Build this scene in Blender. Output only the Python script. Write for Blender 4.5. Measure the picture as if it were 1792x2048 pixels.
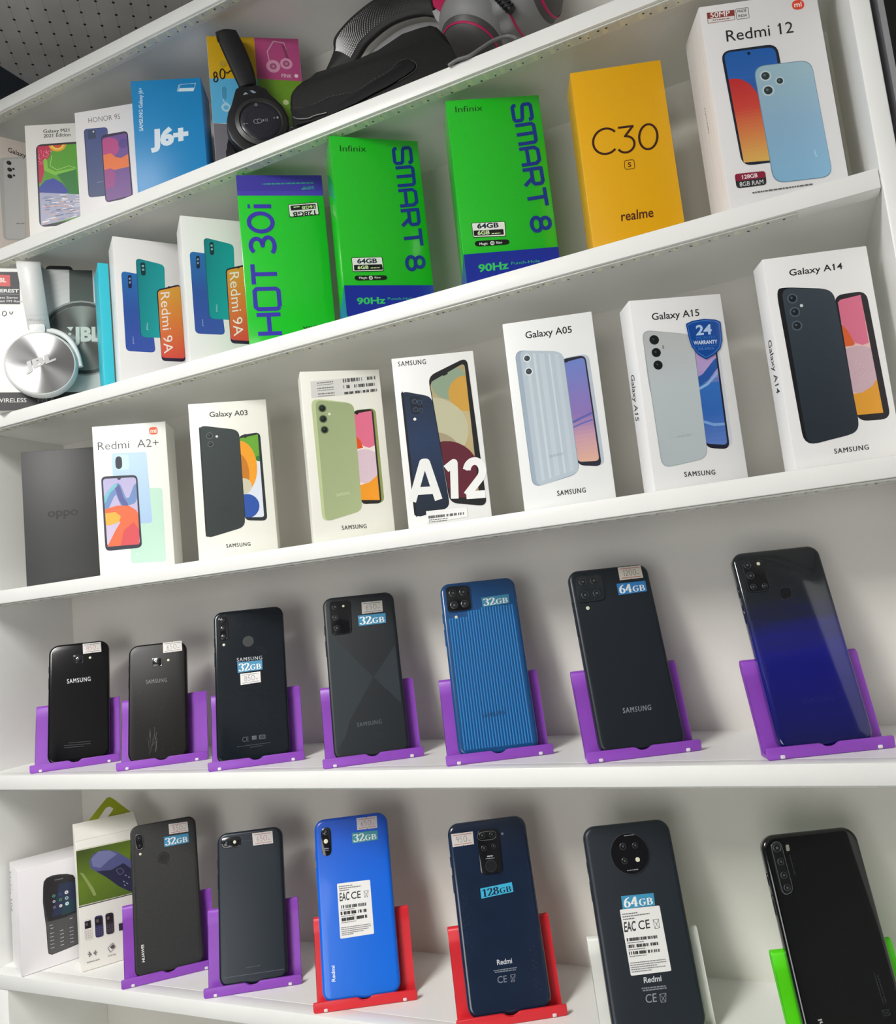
import bpy, bmesh, math, random
from mathutils import Matrix, Vector
random.seed(7)
PI = math.pi
S = bpy.context.scene
COL = S.collection
for _o in list(bpy.data.objects):
    bpy.data.objects.remove(_o)

# ------------------------------------------------------------------ camera, light, exposure
BZ = 1.35                                   # height of the fifth shelf above the floor
cam_d = bpy.data.cameras.new('camera')
cam_d.sensor_fit = 'VERTICAL'
cam_d.sensor_height = 36.0
cam_d.lens = 27.393
cam_d.clip_start = 0.02
cam = bpy.data.objects.new('camera', cam_d)
COL.objects.link(cam)
cam.matrix_world = Matrix(((0.908354, 0.14314, 0.392943, 0.004816), (0.404321, -0.060508, -0.912613, -0.66431), (-0.106855, 0.987851, -0.112837, 1.501809), (0, 0, 0, 1)))
S.camera = cam

CEIL = 2.36
world = bpy.data.worlds.new('room_air')
S.world = world
world.use_nodes = True
world.node_tree.nodes['Background'].inputs[0].default_value = (0.80, 0.83, 0.88, 1)
world.node_tree.nodes['Background'].inputs[1].default_value = 0.05

def area_lamp(name, loc, size, power, color):
    l = bpy.data.lights.new(name, 'AREA')
    l.shape = 'RECTANGLE'
    l.size, l.size_y = size
    l.energy = power
    l.color = color
    o = bpy.data.objects.new(name, l)
    o.location = loc
    COL.objects.link(o)
    return o
area_lamp('ceiling_lamp_light', (-0.66, -1.14, CEIL - 0.055), (0.40, 0.80), 24.5, (1.0, 0.985, 0.95))
fill_light = area_lamp('window_fill_light', (-0.2, -2.93, 1.2), (1.3, 1.3), 15.0, (1.0, 0.98, 0.94))  # added soft fill from behind the camera
fill_light.rotation_euler = (PI / 2, 0, PI)

vs = S.view_settings
vs.view_transform = 'Standard'
vs.look = 'None'
vs.exposure = 0.0
vs.gamma = 1.0
vs.use_curve_mapping = False
try:
    S.cycles.max_bounces = 10
    S.cycles.diffuse_bounces = 6
except Exception:
    pass

# ------------------------------------------------------------------ materials
def lin(c):
    c = c.lstrip('#')
    if len(c) == 3:
        c = ''.join(k + k for k in c)
    v = [int(c[i:i + 2], 16) / 255 for i in (0, 2, 4)]
    return tuple(x / 12.92 if x <= 0.04045 else ((x + 0.055) / 1.055) ** 2.4 for x in v)

MATS = {}
def mat(name, col, rough=0.5, metal=0.0, noise=0.0, nscale=60.0, bump=0.0, bscale=200.0, coat=0.0, spec=0.5, alpha=None):
    if name in MATS:
        return MATS[name]
    m = bpy.data.materials.new(name)
    m.use_nodes = True
    nt = m.node_tree
    b = nt.nodes['Principled BSDF']
    rgb = lin(col) if isinstance(col, str) else col
    b.inputs['Base Color'].default_value = (*rgb, 1)
    b.inputs['Roughness'].default_value = rough
    b.inputs['Metallic'].default_value = metal
    b.inputs['Specular IOR Level'].default_value = spec
    if coat:
        b.inputs['Coat Weight'].default_value = coat
        b.inputs['Coat Roughness'].default_value = 0.06
    tc = nt.nodes.new('ShaderNodeTexCoord')
    if noise:
        n = nt.nodes.new('ShaderNodeTexNoise')
        n.inputs['Scale'].default_value = nscale
        n.inputs['Detail'].default_value = 4
        nt.links.new(tc.outputs['Object'], n.inputs['Vector'])
        r = nt.nodes.new('ShaderNodeValToRGB')
        r.color_ramp.elements[0].position = 0.3
        r.color_ramp.elements[1].position = 0.7
        r.color_ramp.elements[0].color = (*[max(0, x * (1 - noise)) for x in rgb], 1)
        r.color_ramp.elements[1].color = (*[min(1, x * (1 + noise)) for x in rgb], 1)
        nt.links.new(n.outputs['Fac'], r.inputs['Fac'])
        nt.links.new(r.outputs['Color'], b.inputs['Base Color'])
    if bump:
        n2 = nt.nodes.new('ShaderNodeTexNoise')
        n2.inputs['Scale'].default_value = bscale
        n2.inputs['Detail'].default_value = 5
        nt.links.new(tc.outputs['Object'], n2.inputs['Vector'])
        bp = nt.nodes.new('ShaderNodeBump')
        bp.inputs['Strength'].default_value = bump
        bp.inputs['Distance'].default_value = 0.001
        nt.links.new(n2.outputs['Fac'], bp.inputs['Height'])
        nt.links.new(bp.outputs['Normal'], b.inputs['Normal'])
    if alpha is not None:
        b.inputs['Transmission Weight'].default_value = 1.0 - alpha
        b.inputs['IOR'].default_value = 1.05
    MATS[name] = m
    return m

def ink_mat(name, rough, coat=0.0, metal=0.0):
    """printed ink: the printed colour is stored per polygon in the attribute 'ink'"""
    if name in MATS:
        return MATS[name]
    m = bpy.data.materials.new(name)
    m.use_nodes = True
    nt = m.node_tree
    b = nt.nodes['Principled BSDF']
    a = nt.nodes.new('ShaderNodeAttribute')
    a.attribute_name = 'ink'
    nt.links.new(a.outputs['Color'], b.inputs['Base Color'])
    b.inputs['Roughness'].default_value = rough
    b.inputs['Metallic'].default_value = metal
    if coat:
        b.inputs['Coat Weight'].default_value = coat
    MATS[name] = m
    return m

M_SHELF = mat('white_laminate', (0.86, 0.862, 0.835), 0.38, noise=0.02, nscale=12)
M_BACK = mat('off_white_board', (0.70, 0.68, 0.63), 0.55, noise=0.03, nscale=8)
M_INK = ink_mat('printed_ink', 0.42)
M_INKG = ink_mat('glossy_printed_ink', 0.25, 0.3)

# ------------------------------------------------------------------ object helpers
def link(name, me, m, parent=None):
    o = bpy.data.objects.new(name, me)
    COL.objects.link(o)
    if m is not None:
        for k in (m if isinstance(m, (list, tuple)) else [m]):
            me.materials.append(k)
    if parent is not None:
        o.parent = parent
    return o

def obj(name, bm, m, parent=None, smooth=None):
    me = bpy.data.meshes.new(name)
    bmesh.ops.recalc_face_normals(bm, faces=bm.faces)
    bm.to_mesh(me)
    bm.free()
    if smooth is not None:
        for p in me.polygons:
            p.use_smooth = True
        if smooth > 0:
            try:
                me.set_sharp_from_angle(angle=math.radians(smooth))
            except Exception:
                pass
    return link(name, me, m, parent)

def tag(o, label, cat, group=None, kind=None):
    o['label'] = label
    if cat:
        o['category'] = cat
    if group:
        o['group'] = group
    if kind:
        o['kind'] = kind
    return o

def thing(name, label, cat, M=None, group=None):
    o = bpy.data.objects.new(name, None)
    o.empty_display_size = 0.03
    COL.objects.link(o)
    if M is not None:
        o.matrix_world = M
    return tag(o, label, cat, group)

def face_matrix(o, psi, th):
    """local x to the right along the face, y up the face, z out of the face"""
    r = Vector((math.cos(psi), math.sin(psi), 0))
    up = Vector((-math.sin(psi) * math.sin(th), math.cos(psi) * math.sin(th), math.cos(th)))
    n = r.cross(up)
    return Matrix(((r.x, up.x, n.x, o[0]), (r.y, up.y, n.y, o[1]), (r.z, up.z, n.z, o[2] + BZ + 0.0003), (0, 0, 0, 1)))

def bx(bm, x0, x1, y0, y1, z0, z1, bev=0.0, seg=2):
    r = bmesh.ops.create_cube(bm, size=1.0)
    vs_ = r['verts']
    for v in vs_:
        v.co = Vector(((x0 + x1) / 2 + v.co.x * (x1 - x0), (y0 + y1) / 2 + v.co.y * (y1 - y0), (z0 + z1) / 2 + v.co.z * (z1 - z0)))
    if bev > 0:
        es = list({e for v in vs_ for e in v.link_edges})
        bmesh.ops.bevel(bm, geom=es, offset=bev, segments=seg, affect='EDGES', profile=0.5)

def box_obj(name, d, m, parent=None, bev=0.0, seg=2):
    bm = bmesh.new()
    bx(bm, *d, bev, seg)
    return obj(name, bm, m, parent, 40 if bev else None)

def extrude_poly(bm, pts, z0, z1, bev=0.0, seg=3):
    """closed 2D outline (x, y) extruded from z0 to z1"""
    a = sum(pts[i][0] * pts[(i + 1) % len(pts)][1] - pts[(i + 1) % len(pts)][0] * pts[i][1] for i in range(len(pts)))
    if a < 0:
        pts = pts[::-1]
    lo = [bm.verts.new((x, y, z0)) for x, y in pts]
    hi = [bm.verts.new((x, y, z1)) for x, y in pts]
    n = len(pts)
    f1 = bm.faces.new(lo[::-1])
    f2 = bm.faces.new(hi)
    for i in range(n):
        bm.faces.new((lo[i], lo[(i + 1) % n], hi[(i + 1) % n], hi[i]))
    if bev:
        es = list(f1.edges) + list(f2.edges)
        bmesh.ops.bevel(bm, geom=es, offset=bev, segments=seg, affect='EDGES', profile=0.5)

def rrect(w, h, r, cx=0, cy=0, n=6):
    r = min(r, w / 2 - 1e-6, h / 2 - 1e-6)
    out = []
    for (sx, sy, a0) in ((1, -1, -90), (1, 1, 0), (-1, 1, 90), (-1, -1, 180)):
        for k in range(n + 1):
            a = math.radians(a0 + 90 * k / n)
            out.append((cx + sx * (w / 2 - r) + r * math.cos(a), cy + sy * (h / 2 - r) + r * math.sin(a)))
    return out

def lathe(bm, prof, seg=40, axis_m=None):
    """profile [(radius, height)] turned about local z"""
    rings = []
    for r, z in prof:
        if r < 1e-7:
            rings.append([bm.verts.new((0, 0, z))])
        else:
            rings.append([bm.verts.new((r * math.cos(2 * PI * k / seg), r * math.sin(2 * PI * k / seg), z)) for k in range(seg)])
    new = [v for g in rings for v in g]
    for a, b in zip(rings, rings[1:]):
        if len(a) == 1 and len(b) == 1:
            continue
        for k in range(seg):
            k2 = (k + 1) % seg
            if len(a) == 1:
                bm.faces.new((a[0], b[k], b[k2]))
            elif len(b) == 1:
                bm.faces.new((a[k], b[0], a[k2]))
            else:
                bm.faces.new((a[k], b[k], b[k2], a[k2]))
    if axis_m is not None:
        bmesh.ops.transform(bm, matrix=axis_m, verts=new)

def tube(bm, pts, r, seg=8):
    pts = [Vector(p) for p in pts]
    rings = []
    up = Vector((0.13, 0.31, 0.94))
    for i, p in enumerate(pts):
        t = (pts[min(i + 1, len(pts) - 1)] - pts[max(i - 1, 0)]).normalized()
        a = t.cross(up).normalized()
        b = a.cross(t)
        rings.append([bm.verts.new(p + r * (math.cos(2 * PI * k / seg) * a + math.sin(2 * PI * k / seg) * b)) for k in range(seg)])
    for a, b in zip(rings, rings[1:]):
        for k in range(seg):
            bm.faces.new((a[k], b[k], b[(k + 1) % seg], a[(k + 1) % seg]))
    bm.faces.new(rings[0][::-1])
    bm.faces.new(rings[-1])

def spline(pts, n=8):
    """Catmull-Rom through the points (any dimension)"""
    out = []
    P = [Vector(p) for p in pts]
    for i in range(len(P) - 1):
        p0, p1, p2, p3 = P[max(i - 1, 0)], P[i], P[i + 1], P[min(i + 2, len(P) - 1)]
        for k in range(n):
            t = k / n
            out.append(0.5 * ((2 * p1) + (p2 - p0) * t + (2 * p0 - 5 * p1 + 4 * p2 - p3) * t * t + (3 * p1 - p0 - 3 * p2 + p3) * t ** 3))
    out.append(P[-1])
    return [tuple(p) for p in out]

# ------------------------------------------------------------------ printing: flat ink layers on a face, in millimetres
def clip_half(poly, a, b, c):
    """keep a*x + b*y >= c"""
    out = []
    n = len(poly)
    for i in range(n):
        p, q = poly[i], poly[(i + 1) % n]
        dp, dq = a * p[0] + b * p[1] - c, a * q[0] + b * q[1] - c
        if dp >= 0:
            out.append(p)
        if (dp >= 0) != (dq >= 0):
            t = dp / (dp - dq)
            out.append((p[0] + t * (q[0] - p[0]), p[1] + t * (q[1] - p[1])))
    return out

def clip_convex(poly, cl):
    ar = sum(cl[i][0] * cl[(i + 1) % len(cl)][1] - cl[(i + 1) % len(cl)][0] * cl[i][1] for i in range(len(cl)))
    if ar < 0:
        cl = cl[::-1]
    for i in range(len(cl)):
        p, q = cl[i], cl[(i + 1) % len(cl)]
        a, b = -(q[1] - p[1]), q[0] - p[0]
        poly = clip_half(poly, a, b, a * p[0] + b * p[1])
        if len(poly) < 3:
            return []
    return poly

def round_poly(pts, r, n=5):
    if r <= 0:
        return list(pts)
    out = []
    m = len(pts)
    for i in range(m):
        p = Vector(pts[i]); a = Vector(pts[i - 1]); b = Vector(pts[(i + 1) % m])
        da, db = (a - p), (b - p)
        ra, rb = min(r, da.length * 0.49), min(r, db.length * 0.49)
        s, e = p + da.normalized() * ra, p + db.normalized() * rb
        for k in range(n + 1):
            t = k / n
            q = s * (1 - t) ** 2 + p * 2 * t * (1 - t) + e * t * t
            out.append((q.x, q.y))
    return out

_GL = {}
def glyphs(s, bold):
    """text outline as triangles, cap height 1, left edge at 0; returns (polys, width)"""
    k = (s, bold)
    if k in _GL:
        return _GL[k]
    if bold > 0 and 'M' in s:                       # thicken by three slightly shifted layers
        p0, w0 = glyphs(s, 0.0)
        d_ = max(bold, 0.02) * 1.3
        _GL[k] = ([[(u + e_, v) for u, v in pl] for e_ in (-d_, 0.0, d_) for pl in p0], w0)
        return _GL[k]
    def raw(t):
        cu = bpy.data.curves.new('t', 'FONT')
        cu.body = t
        cu.size = 1.0
        cu.resolution_u = 3
        cu.offset = bold
        if t.startswith('SAMSUNG'[:len(t)]) and len(s) == 7 and s == 'SAMSUNG':
            cu.space_character = 1.22
        o = bpy.data.objects.new('t', cu)
        COL.objects.link(o)
        dg = bpy.context.evaluated_depsgraph_get()
        me = bpy.data.meshes.new_from_object(o.evaluated_get(dg))
        v = [(p.co.x, p.co.y) for p in me.vertices]
        fs = [tuple(p.vertices) for p in me.polygons]
        bpy.data.objects.remove(o)
        bpy.data.meshes.remove(me)
        bpy.data.curves.remove(cu)
        return v, fs
    hv, _ = raw('H')
    cap = max(p[1] for p in hv) - min(p[1] for p in hv)
    y0 = min(p[1] for p in hv)
    v, fs = raw(s)
    x0 = min(p[0] for p in v)
    w = (max(p[0] for p in v) - x0) / cap
    polys = [[((v[i][0] - x0) / cap, (v[i][1] - y0) / cap) for i in f] for f in fs]
    for i, ch in enumerate(s):                      # give every figure one its flag
        if ch == '1':
            pv, _ = raw(s[:i + 1])
            x1 = (max(p[0] for p in pv) - x0) / cap
            t_ = 0.11 + bold * 2.5
            polys.append([(x1 - t_ * 0.5, 1.0), (x1 - t_ - 0.17, 0.80), (x1 - t_ - 0.17, 0.80 - t_ * 0.95), (x1 - t_ * 0.5, 0.97 - t_ * 0.6)])
    _GL[k] = (polys, w)
    return _GL[k]

def arc(cx, cy, rx, ry, a0, a1, n=14):
    return [(cx + rx * math.cos(math.radians(a0 + (a1 - a0) * i / n)), cy + ry * math.sin(math.radians(a0 + (a1 - a0) * i / n))) for i in range(n + 1)]

# hand-drawn letter strokes in a box of height 1 (width, [polylines])
GL = {
 'S': (0.72, [[(0.70, 0.80), (0.70, 0.92), (0.62, 1.0), (0.10, 1.0), (0.02, 0.92), (0.02, 0.62), (0.10, 0.54), (0.62, 0.46), (0.70, 0.38), (0.70, 0.08), (0.62, 0.0), (0.10, 0.0), (0.02, 0.08), (0.02, 0.20)]]),
 'M': (0.90, [[(0.04, 0), (0.04, 0.90), (0.12, 1.0), (0.78, 1.0), (0.86, 0.90), (0.86, 0)], [(0.45, 1.0), (0.45, 0)]]),
 'A': (0.78, [[(0.04, 0), (0.04, 0.82), (0.16, 1.0), (0.62, 1.0), (0.74, 0.82), (0.74, 0)], [(0.04, 0.40), (0.74, 0.40)]]),
 'R': (0.76, [[(0.04, 0), (0.04, 1.0), (0.60, 1.0), (0.70, 0.90), (0.70, 0.56), (0.60, 0.46), (0.04, 0.46)], [(0.42, 0.46), (0.72, 0.0)]]),
 'T': (0.78, [[(0.0, 1.0), (0.78, 1.0)], [(0.39, 1.0), (0.39, 0.0)]]),
 '8': (0.62, [arc(0.31, 0.75, 0.23, 0.25, 90, 450, 20), arc(0.31, 0.26, 0.29, 0.26, 90, 450, 22)]),
 'H': (0.80, [[(0.04, 0), (0.04, 1)], [(0.76, 0), (0.76, 1)], [(0.04, 0.5), (0.76, 0.5)]]),
 'O': (0.86, [[(0.12, 0), (0.74, 0), (0.82, 0.1), (0.82, 0.9), (0.74, 1.0), (0.12, 1.0), (0.04, 0.9), (0.04, 0.1), (0.12, 0)]]),
 '3': (0.66, [arc(0.30, 0.75, 0.28, 0.25, 150, -90, 14) + arc(0.30, 0.25, 0.33, 0.25, 90, -150, 16)]),
 '0': (0.84, [arc(0.42, 0.5, 0.36, 0.5, 90, 450, 28)]),
 'i': (0.16, [[(0.08, 0), (0.08, 0.74)], [(0.08, 0.90), (0.08, 1.0)]]),
 'C': (0.98, [arc(0.50, 0.5, 0.49, 0.5, 42, 318, 24)]),
 'Z': (0.70, [[(0.02, 1.0), (0.60, 1.0), (0.28, 0.62)] + arc(0.30, 0.29, 0.34, 0.33, 85, -150, 16)]),   # flat-topped three
 '5': (0.6, [[(0.52, 1.0), (0.14, 1.0), (0.08, 0.55)] + arc(0.26, 0.30, 0.26, 0.29, 110, -150, 12)]),
 '6': (0.6, [[(0.46, 1.0), (0.20, 0.75), (0.06, 0.35)] + arc(0.28, 0.24, 0.22, 0.24, 180, 530, 16)]),
 '9': (0.6, [arc(0.28, 0.74, 0.22, 0.25, 0, 360, 16) + [(0.48, 0.5), (0.40, 0.0)]]),
 '1': (0.4, [[(0.10, 0.78), (0.24, 1.0), (0.20, 0.0)]]),
 '2': (0.6, [arc(0.28, 0.74, 0.22, 0.25, 160, -40, 10) + [(0.04, 0.02), (0.54, 0.04)]]),
 '4': (0.6, [[(0.36, 0.0), (0.38, 1.0), (0.02, 0.32), (0.56, 0.34)]]),
 '-': (0.6, [[(0.04, 0.22), (0.16, 0.10), (0.30, 0.20), (0.54, 0.14)]]),
 ' ': (0.14, []),
 'V': (0.90, [[(0.02, 0.0), (0.40, 0.99), (0.50, 0.99), (0.88, 0.0)], [(0.18, 0.26), (0.72, 0.26)]]),
 'I': (0.44, [[(0.04, 0.78), (0.30, 0.93), (0.30, 0.0)]]),
 'Q': (0.70, [arc(0.33, 0.68, 0.26, 0.26, 170, -38, 12) + [(0.06, 0.07)], [(0.04, 0.065), (0.66, 0.065)]]),
}

class Print:
    def __init__(self, face=None):
        self.v, self.f, self.c = [], [], []
        self.face = face
        self.z = 0.06
    def add(self, poly, col, clip=None, z=None):
        if self.face:
            poly = clip_convex(poly, self.face)
        if clip and len(poly) > 2:
            poly = clip_convex(poly, clip)
        if len(poly) < 3:
            return
        ar = sum(poly[i][0] * poly[(i + 1) % len(poly)][1] - poly[(i + 1) % len(poly)][0] * poly[i][1] for i in range(len(poly)))
        if abs(ar) < 1e-5:
            return
        if ar < 0:
            poly = poly[::-1]
        b = len(self.v)
        zz = self.z if z is None else z
        self.v += [(x / 1000, y / 1000, zz / 1000) for x, y in poly]
        self.f.append(list(range(b, b + len(poly))))
        self.c.append(lin(col) if isinstance(col, str) else col)
    def up(self):
        self.z += 0.012
    def P(self, col, pts, r=0, clip=None):
        self.up()
        pts = round_poly(pts, r)
        self.add(pts, col, clip)
        return self
    def TRI(self, col, pts, clip=None):
        """non-convex outline, cut into triangles"""
        from mathutils.geometry import tessellate_polygon
        self.up()
        for t in tessellate_polygon([[Vector((x, y, 0)) for x, y in pts]]):
            self.add([pts[i] for i in t], col, clip)
        return self
    def G(self, stops, pts, p0, p1, r=0, clip=None, n=26):
        """gradient ink from p0 to p1"""
        self.up()
        pts = round_poly(pts, r)
        dx, dy = p1[0] - p0[0], p1[1] - p0[1]
        L = dx * dx + dy * dy
        ts = [((x - p0[0]) * dx + (y - p0[1]) * dy) / L for x, y in pts]
        a, b = min(ts), max(ts)
        for i in range(n):
            t0, t1 = a + (b - a) * i / n, a + (b - a) * (i + 1) / n
            tm = (t0 + t1) / 2
            s = stops[0]; e = stops[-1]
            for q in range(len(stops) - 1):
                if stops[q][0] <= tm <= stops[q + 1][0]:
                    s, e = stops[q], stops[q + 1]
            if tm <= stops[0][0]:
                s = e = stops[0]
            if tm >= stops[-1][0]:
                s = e = stops[-1]
            u = 0 if e[0] == s[0] else (tm - s[0]) / (e[0] - s[0])
            cs, ce = lin(s[1]), lin(e[1])
            col = tuple(cs[k] + (ce[k] - cs[k]) * u for k in range(3))
            base = p0[0] * dx + p0[1] * dy
            q = clip_half(pts, dx, dy, base + t0 * L)
            if len(q) > 2:
                q = clip_half(q, -dx, -dy, -(base + t1 * L))
            if len(q) > 2:
                self.add(q, col, clip)
        return self
    def C(self, col, c, e, clip=None, ry=None, n=28):
        r = math.hypot(e[0] - c[0], e[1] - c[1]) if isinstance(e, (tuple, list)) else e
        self.up()
        self.add([(c[0] + r * math.cos(2 * PI * k / n), c[1] + (ry or r) * math.sin(2 * PI * k / n)) for k in range(n)], col, clip)
        return self
    def L(self, col, w, pts, clip=None, cap=True):
        """stroke of width w"""
        self.up()
        n = len(pts)
        for i in range(n - 1):
            p, q = Vector(pts[i]), Vector(pts[i + 1])
            d = q - p
            if d.length < 1e-6:
                continue
            d.normalize()
            k = Vector((-d.y, d.x)) * w / 2
            self.add([tuple(p - k), tuple(q - k), tuple(q + k), tuple(p + k)], col, clip, self.z + (i % 3) * 0.003)
        for i in (range(0, n) if cap else range(1, n - 1)):
            self.add([(pts[i][0] + w / 2 * math.cos(2 * PI * k / 10), pts[i][1] + w / 2 * math.sin(2 * PI * k / 10)) for k in range(10)], col, clip, self.z + 0.010 + (i % 3) * 0.003)
        self.z += 0.012
        return self
    def T(self, s, col, b3, bold=0.0, clip=None):
        """text between baseline-left b3[0] and baseline-right b3[1], cap top b3[2]"""
        self.up()
        polys, w = glyphs(s, bold)
        (x0, y0), (x1, y1), (x2, y2) = b3
        third = max(1, len(polys) // 3) if bold > 0 and 'M' in s else len(polys) + 1
        for i, pl in enumerate(polys):
            self.add([(x0 + (x1 - x0) * u / w + (x2 - x0) * v, y0 + (y1 - y0) * u / w + (y2 - y0) * v) for u, v in pl], col, clip, self.z + (i // third) * 0.003)
        return self
    def K(self, s, col, b3, w, gap=0.14, cap=False, clip=None):
        """text drawn with the stroke letters"""
        tot = sum(GL[c][0] for c in s) + gap * (len(s) - 1)
        (x0, y0), (x1, y1), (x2, y2) = b3
        def tr(p, dx):
            u, v = (p[0] + dx) / tot, p[1]
            return (x0 + (x1 - x0) * u + (x2 - x0) * v, y0 + (y1 - y0) * u + (y2 - y0) * v)
        dx = 0
        for c in s:
            for pl in GL[c][1]:
                self.L(col, w, [tr(p, dx) for p in pl], clip, cap)
            dx += GL[c][0] + gap
        return self
    def BAR(self, q4, seed, n=46, col='#1c1c1c'):
        """barcode in a quad: TL, TR, BR, BL"""
        self.up()
        rnd = random.Random(seed)
        tl, tr_, br, bl = q4
        i = 0
        while i < n:
            k = rnd.choice((1, 1, 2))
            if rnd.random() < 0.74:
                a, b = i / n, min(1, (i + k * 0.8) / n)
                f_ = lambda p, q, t: (p[0] + (q[0] - p[0]) * t, p[1] + (q[1] - p[1]) * t)
                self.add([f_(bl, br, a), f_(bl, br, b), f_(tl, tr_, b), f_(tl, tr_, a)], col)
            i += k
        return self
    def D(self, col, p, q, h, seed=1, clip=None):
        """a line of print too small to read: a row of short dashes"""
        self.up()
        rnd = random.Random(seed)
        L = math.hypot(q[0] - p[0], q[1] - p[1])
        ux, uy = (q[0] - p[0]) / L, (q[1] - p[1]) / L
        s = 0
        while s < L:
            e = min(L, s + h * rnd.uniform(0.8, 3.2))
            self.add([(p[0] + ux * s, p[1] + uy * s), (p[0] + ux * e, p[1] + uy * e), (p[0] + ux * e - uy * h, p[1] + uy * e + ux * h), (p[0] + ux * s - uy * h, p[1] + uy * s + ux * h)], col, clip)
            s = e + h * 0.5
        return self
    def build(self, name, m, parent, M=None, dz=0.0):
        me = bpy.data.meshes.new(name)
        me.from_pydata([(x, y, z + dz) for x, y, z in self.v], [], self.f)
        at = me.color_attributes.new('ink', 'FLOAT_COLOR', 'CORNER')
        i = 0
        for f_, c in zip(self.f, self.c):
            for _ in f_:
                at.data[i].color = (*c, 1)
                i += 1
        o = link(name, me, m, parent)
        if M is not None:
            o.matrix_local = M
        return o

def sub(q4, u0, v0, u1, v1):
    """rectangle inside a quad TL TR BR BL, u to the right and v down"""
    tl, tr_, br, bl = q4
    def P(u, v):
        return tuple((tl[k] * (1 - u) + tr_[k] * u) * (1 - v) + (bl[k] * (1 - u) + br[k] * u) * v for k in (0, 1))
    return [P(u0, v0), P(u1, v0), P(u1, v1), P(u0, v1)]

def ring(P, c, e, outer, inner, glint='#56626a'):
    P.C(outer, c, e)
    r = math.hypot(e[0] - c[0], e[1] - c[1])
    P.C(inner, c, r * 0.72)
    P.C(glint, (c[0] - r * 0.15, c[1] + r * 0.15), r * 0.22)

# ------------------------------------------------------------------ the room
def struct(name, d, m):
    o = box_obj(name, d, m)
    o['kind'] = 'structure'
    return o
M_WALL = mat('plain_wall_paint', (0.26, 0.26, 0.25), 0.7, noise=0.03, nscale=3)
M_DARKWALL = mat('charcoal_wall_paint', (0.022, 0.022, 0.02), 0.7, noise=0.1, nscale=5)
M_BLUEWALL = mat('dark_blue_wall_paint', (0.045, 0.06, 0.08), 0.6, noise=0.15, nscale=9)
M_FLOOR = mat('pale_floor_tile', (0.66, 0.65, 0.62), 0.4, noise=0.08, nscale=6)
struct('floor', (-1.16, 1.9, -3.0, 0.28, -0.1, 0.0), M_FLOOR)
struct('wall_back', (-1.16, 1.9, 0.17, 0.28, 0.0, CEIL), M_DARKWALL)
struct('wall_left', (-1.16, -0.9615, -3.0, 0.17, 0.0, CEIL), M_BLUEWALL)
struct('wall_right', (1.8, 1.9, -3.0, 0.17, 0.0, CEIL), M_WALL)
struct('wall_front', (-1.16, 1.9, -3.1, -3.0, 0.0, CEIL), M_WALL)

wf = bpy.data.objects.new('added_fill_window', None)  # added window, invented to carry the frontal fill light
COL.objects.link(wf)
wf['kind'] = 'structure'
wf.location = (-0.2, -2.98, 1.2)
_m = bpy.data.materials.new('glowing_fill_pane')  # glowing surface of the added fill window
_m.use_nodes = True
_b = _m.node_tree.nodes['Principled BSDF']
_b.inputs['Emission Color'].default_value = (0.95, 0.98, 1.0, 1)
_b.inputs['Emission Strength'].default_value = 1.5
box_obj('fill_pane', (-0.65, 0.65, 0.0, 0.02, -0.65, 0.65), _m, wf)
bm = bmesh.new()
for d_ in ((-0.7, -0.65, -0.7, 0.7), (0.65, 0.7, -0.7, 0.7), (-0.65, 0.65, -0.7, -0.65), (-0.65, 0.65, 0.65, 0.7), (-0.02, 0.02, -0.65, 0.65)):
    bx(bm, d_[0], d_[1], -0.01, 0.04, d_[2], d_[3])
obj('fill_window_frame', bm, mat('white_metal', (0.8, 0.8, 0.8), 0.4), wf)

def ceiling_material():
    m = bpy.data.materials.new('dotted_ceiling_panel')
    m.use_nodes = True
    nt = m.node_tree
    b = nt.nodes['Principled BSDF']
    b.inputs['Roughness'].default_value = 0.8
    tc = nt.nodes.new('ShaderNodeTexCoord')
    mp = nt.nodes.new('ShaderNodeMapping')
    mp.inputs['Rotation'].default_value = (0, 0, math.radians(-37.38))
    mp.inputs['Scale'].default_value = (1 / 0.0226,) * 3
    nt.links.new(tc.outputs['Object'], mp.inputs['Vector'])
    def math_(op, a, b_=None):
        n = nt.nodes.new('ShaderNodeMath')
        n.operation = op
        for k, x in enumerate((a, b_)):
            if x is None:
                continue
            if isinstance(x, (int, float)):
                n.inputs[k].default_value = x
            else:
                nt.links.new(x, n.inputs[k])
        return n.outputs[0]
    sp = nt.nodes.new('ShaderNodeSeparateXYZ')
    nt.links.new(mp.outputs['Vector'], sp.inputs[0])
    fx = math_('SUBTRACT', math_('FRACT', sp.outputs[0]), 0.5)
    fy = math_('SUBTRACT', math_('FRACT', sp.outputs[1]), 0.5)
    d = math_('SQRT', math_('ADD', math_('MULTIPLY', fx, fx), math_('MULTIPLY', fy, fy)))
    dot = math_('LESS_THAN', d, 0.085)
    line = math_('MULTIPLY', math_('LESS_THAN', math_('ABSOLUTE', fx), 0.016), 0.35)
    mask = math_('MAXIMUM', dot, line)
    n = nt.nodes.new('ShaderNodeTexNoise')
    n.inputs['Scale'].default_value = 14
    nt.links.new(tc.outputs['Object'], n.inputs['Vector'])
    cr = nt.nodes.new('ShaderNodeValToRGB')
    cr.color_ramp.elements[0].color = (0.70, 0.66, 0.62, 1)
    cr.color_ramp.elements[1].color = (0.80, 0.79, 0.78, 1)
    cr.color_ramp.elements[0].position, cr.color_ramp.elements[1].position = 0.3, 0.7
    nt.links.new(n.outputs['Fac'], cr.inputs['Fac'])
    mx = nt.nodes.new('ShaderNodeMixRGB')
    mx.inputs[2].default_value = (0.03, 0.03, 0.03, 1)
    nt.links.new(mask, mx.inputs[0])
    nt.links.new(cr.outputs['Color'], mx.inputs[1])
    nt.links.new(mx.outputs[0], b.inputs['Base Color'])
    return m
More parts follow.
